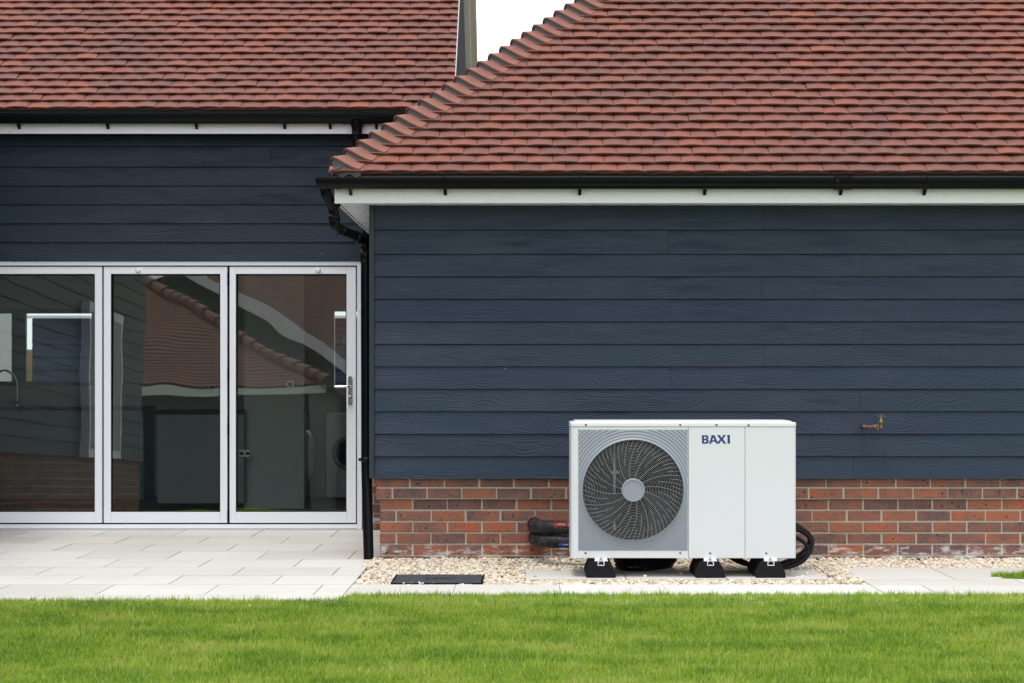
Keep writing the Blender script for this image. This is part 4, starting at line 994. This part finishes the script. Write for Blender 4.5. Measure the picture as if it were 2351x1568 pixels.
# ================================================================== GRAVEL
def ico():
    import bmesh
    bm = bmesh.new(); bmesh.ops.create_icosphere(bm, subdivisions=2, radius=1); bm.verts.index_update()
    v = np.array([q.co[:] for q in bm.verts]); f = np.array([[q.index for q in t.verts] for t in bm.faces]); bm.free(); return v, f
IV, IF = ico()
def stones(P, S, name):
    N = len(P); base = IV[None].repeat(N, 0)
    variants = []
    for k in range(40):
        dirs = rng.normal(size=(7, 3)); dirs /= np.linalg.norm(dirs, axis=1)[:, None]
        v = IV.copy(); 
        for d_ in dirs:   # chop facets
            h = rng.uniform(.62, .95); dp__ = v @ d_; ex_ = np.maximum(dp__ - h, 0); v = v - ex_[:, None] * d_[None]
        variants.append(v)
    variants = np.array(variants); V = variants[rng.integers(0, 40, N)] * S[:, None, :]
    a = rng.uniform(0, 6.283, N); ti = rng.normal(0, .35, N); tj = rng.normal(0, .35, N)
    ca, sa = np.cos(a)[:, None], np.sin(a)[:, None]; ct, st = np.cos(ti)[:, None], np.sin(ti)[:, None]; cu_, su = np.cos(tj)[:, None], np.sin(tj)[:, None]
    x, y, z = V[..., 0], V[..., 1], V[..., 2]
    y, z = y * ct - z * st, y * st + z * ct; x, z = x * cu_ + z * su, -x * su + z * cu_; x, y = x * ca - y * sa, x * sa + y * ca
    W = np.stack([x, y, z], -1) + P[:, None, :]
    T = IF[None] + (np.arange(N) * len(IV))[:, None, None]
    at = rng.uniform(0, 1, (N, 3))[:, None, :].repeat(len(IF), 1)
    return W.reshape(-1, 3), T.reshape(-1, 3), at.reshape(-1, 3)
def region(n, xa, xb, ya, yb2, zfn): 
    p = np.stack([rng.uniform(xa, xb, n), rng.uniform(ya, yb2, n), np.zeros(n)], 1); p[:, 2] = zfn(p); return p
zf = lambda p: -.016 + rng.uniform(-.010, .012, len(p)) + .012 * np.clip((p[:, 1] - 13.1) / .4, 0, 1)
Pm = np.concatenate([region(23000, -.995, 1.985, 11.845, 13.5, zf), region(9500, 1.985, 4.2, 12.885, 13.5, zf)])
def cut(P, a, b_, c_, d_): return P[~((P[:, 0] > a) & (P[:, 0] < b_) & (P[:, 1] > c_) & (P[:, 1] < d_))]
Pm = cut(Pm, -.004, 1.806, 12.135, 12.775); Pm = cut(Pm, cx0 - .006, cx1 + .006, cy0 - .005, cy1 + .005)
loose = np.array([[x, y, .004] for x, y in [(.06, 12.3), (.12, 12.42), (1.66, 12.28), (1.68, 12.24), (1.75, 12.42), (1.72, 12.5), (1.60, 12.60), (1.64, 12.62), (1.62, 12.20), (.72, 12.30), (.95, 12.5), (.2, 12.7), (.3, 12.72), (1.35, 12.2), (1.55, 12.65), (-1.05, 13.3), (-1.02, 13.1), (1.78, 12.68), (1.83, 12.3)]])
edge = np.stack([rng.uniform(-.75, -.28, 5), rng.normal(11.87, .006, 5), np.full(5, .004)], 1)
bank = np.stack([rng.uniform(1.84, 1.98, 260), rng.uniform(11.9, 13.2, 260), np.full(260, .004)], 1)
Pm = np.concatenate([Pm, loose, edge, bank, np.stack([rng.uniform(-1.03, -.97, 60), rng.uniform(12.9, 13.55, 60), np.full(60, .0)], 1)])
sz = rng.lognormal(math.log(.0092), .30, len(Pm)); S = np.stack([sz * rng.uniform(1.0, 1.6, len(Pm)), sz * rng.uniform(.75, 1.05, len(Pm)), sz * rng.uniform(.45, .8, len(Pm))], 1)
Vg, Tg, Ag = stones(Pm, S, 'gravel')
tag(np_mesh('gravel', Vg, Tg, Ag, M['gravel']), 'cream and buff stone gravel between the wall and the path', 'gravel', kind='stuff')
# weeds in the gravel
for (x, y, s_, lb) in [(1.905, 13.36, .030, 'small green weed in the gravel beside the black hoses'), (PX(2110, 13.3), 13.33, .035, 'small weed growing at the foot of the brick wall, right of the pump'), (-.14, 12.25, .022, 'tiny weed in the gravel right of the drain cover')]:
    m = MB()
    for k in range(11):
        a = k * 2.4; L = s_ * (.7 + .6 * random.random()); e = rad(25 + 50 * random.random()); w = L * .22
        dv = Vector((math.cos(a) * math.cos(e), math.sin(a) * math.cos(e), math.sin(e))); sd = Vector((-math.sin(a), math.cos(a), 0)) * w; o = Vector((x, y, .0))
        m.add([o, o + dv * L * .45 + sd, o + dv * L * .95 + Vector((0, 0, -L * .12)), o + dv * L * .45 - sd, o + dv * L * .5 + Vector((0, 0, .002))], [(0, 1, 4), (1, 2, 4), (2, 3, 4), (3, 0, 4)])
    tag(m.build('weed', M['weed'], fixn=False), lb, 'weed', 'weeds in the gravel')

# ================================================================== LAWN
mb = MB(); mb.add([(-7, 0, -.012), (7, 0, -.012), (7, YLAWN_R, -.012), (-.93, YLAWN_R, -.012), (-1.06, YLAWN_L + .05, -.012), (-1.06, YLAWN_L, -.012), (-7, YLAWN_L, -.012)], [(0, 1, 2, 3, 4, 5, 6)])
mb.add([(2.83, 12.2, .004), (4.2, 11.75, .004), (4.2, 12.72, .004), (3.0, 12.42, .004)], [(0, 1, 2, 3)])
struct(mb.build('lawn', M['turf'], fixn=False), 'turf base of the green lawn')
def lawn_points(n, xa, xb, ya, yb2, clip):
    x = rng.uniform(xa, xb, n); y = rng.uniform(ya, yb2, n); k = clip(x, y); return x[k], y[k]
vis = lambda x, y: (np.abs(x) < y * .262 + .55) & (y < np.where(x < -1.02, YLAWN_L + .03 * np.sin(x * 9) * .3, np.where(x < -.93, YLAWN_L + (x + 1.02) / .09 * (YLAWN_R - YLAWN_L), YLAWN_R + .008 * np.sin(x * 11))))
gx_, gy_ = lawn_points(700000, -3.6, 3.6, 7.35, 11.32, vis)
rag = .012 * np.sin(gx_ * 31 + 2 * np.sin(gx_ * 7)) + .009 * np.sin(gx_ * 83) + rng.normal(0, .010, len(gx_))
k_ = gy_ < np.where(gx_ < -1.0, YLAWN_L, YLAWN_R) - .03 + rag + np.where((gx_ > -1.03) & (gx_ < -.93), .03, 0)
gx_, gy_ = gx_[k_], gy_[k_]
px_, py_ = lawn_points(40000, 2.8, 4.1, 11.7, 12.8, lambda x, y: (y > 12.27 - (x - 2.83) * .38) & (y < 12.33 + (x - 2.83) * .3))
qx_, qy_ = lawn_points(330000, -6.8, 6.8, 3.5, 11.3, lambda x, y: (y < np.where(x < -1.0, YLAWN_L, YLAWN_R)) & ~((np.abs(x) < y * .262 + .55) & (y > 7.35)))
px_ = np.concatenate([px_, qx_]); py_ = np.concatenate([py_, qy_])
gx_ = np.concatenate([gx_, px_]); gy_ = np.concatenate([gy_, py_]); N = len(gx_)
cl2 = np.sin(gx_ * 47 + 2.3 * np.sin(gy_ * 31)) * np.sin(gy_ * 53 + 2 * np.sin(gx_ * 37))
cl = np.sin(gx_ * 17 + 3 * np.sin(gy_ * 11)) * np.sin(gy_ * 23 + 2 * np.sin(gx_ * 13))
Lh = rng.gamma(14, 1 / 14, N) * (.030 + .004 * cl + .0055 * cl2); Lh = np.clip(Lh * np.where(rng.uniform(0, 1, N) > .93, 1.35, 1.0), .012, .08)
az = rng.uniform(0, 6.283, N); lean = np.clip(np.abs(rng.normal(.45, .34, N)), 0, 1.35); wd = rng.uniform(.0011, .0021, N) * np.where((np.abs(gx_) < gy_ * .262 + .55) & (gy_ > 7.35), 1, 1.7)
dx, dy = np.cos(az), np.sin(az); fa_ = rng.uniform(0, 6.283, N); wx, wy = np.cos(fa_), np.sin(fa_)
b0 = np.stack([gx_, gy_, np.where(gy_ > 11.6, .0, -.012)], 1)
W3 = np.stack([wx, wy, np.zeros(N)], 1) * wd[:, None]
mid = b0 + np.stack([dx * np.sin(lean * .5), dy * np.sin(lean * .5), np.cos(lean * .5)], 1) * (Lh * .55)[:, None]
tipp = mid + np.stack([dx * np.sin(lean * 1.3), dy * np.sin(lean * 1.3), np.cos(lean * 1.3)], 1) * (Lh * .5)[:, None]
V = np.stack([b0 - W3, b0 + W3, mid + W3 * .85, mid - W3 * .85, tipp], 1).reshape(-1, 3)
T = np.array([[0, 1, 2], [0, 2, 3], [3, 2, 4]])[None] + (np.arange(N) * 5)[:, None, None]
at = np.stack([rng.uniform(0, 1, N), rng.uniform(0, 1, N), np.zeros(N)], 1)[:, None, :].repeat(3, 1); at[:, 2, 2] = 1.0
tag(np_mesh('grass', V, T.reshape(-1, 3), at.reshape(-1, 3), M['grass']), 'short green mown lawn grass in the foreground', 'grass', kind='stuff')

# ================================================================== LIGHT, SKY, CAMERA
SE, SA = rad(72), rad(200)
w = bpy.data.worlds.new('World'); scene.world = w; w.use_nodes = True; nt = w.node_tree; nt.nodes.clear()
wo = nt.nodes.new('ShaderNodeOutputWorld'); bg = nt.nodes.new('ShaderNodeBackground'); sky = nt.nodes.new('ShaderNodeTexSky')
sky.sky_type = 'NISHITA'; sky.sun_disc = False; sky.sun_elevation = SE; sky.sun_rotation = SA; sky.dust_density = 4
mx = nt.nodes.new('ShaderNodeMix'); mx.data_type = 'RGBA'; mx.inputs['Factor'].default_value = .82; mx.inputs['B'].default_value = (11.0, 11.2, 11.6, 1)
nt.links.new(sky.outputs[0], mx.inputs['A']); nt.links.new(mx.outputs['Result'], bg.inputs[0]); bg.inputs[1].default_value = .12; nt.links.new(bg.outputs[0], wo.inputs[0])
ld = bpy.data.lights.new('sun', 'SUN'); ld.energy = 1.5; ld.angle = rad(18); ld.color = (1, .97, .92)
lo = bpy.data.objects.new('sun', ld); COL.objects.link(lo)
# sun stands behind the viewer's left shoulder
sdir = Vector((-.35, -.75, 0)).normalized() * math.cos(SE) + Vector((0, 0, math.sin(SE)))
lo.rotation_euler = sdir.to_track_quat('Z', 'Y').to_euler(); sky.sun_rotation = math.atan2(sdir.x, sdir.y)
cd = bpy.data.cameras.new('camera'); cam = bpy.data.objects.new('camera', cd); COL.objects.link(cam)
cam.location = (0, 0, CAMH); cam.rotation_euler = (rad(90), 0, 0); cd.sensor_width = 36; cd.lens = 72
cd.shift_x = -(1206 - 1175.5) / 2351; cd.shift_y = (871 - 784) / 2351; cd.clip_end = 500; cd.clip_start = .1
cd.dof.use_dof = True; cd.dof.focus_distance = 13.0; cd.dof.aperture_fstop = 7.1
scene.camera = cam
scene.view_settings.view_transform = 'Standard'; scene.view_settings.look = 'None'; scene.view_settings.exposure = .38; scene.view_settings.gamma = 1
scene.cycles.max_bounces = 8
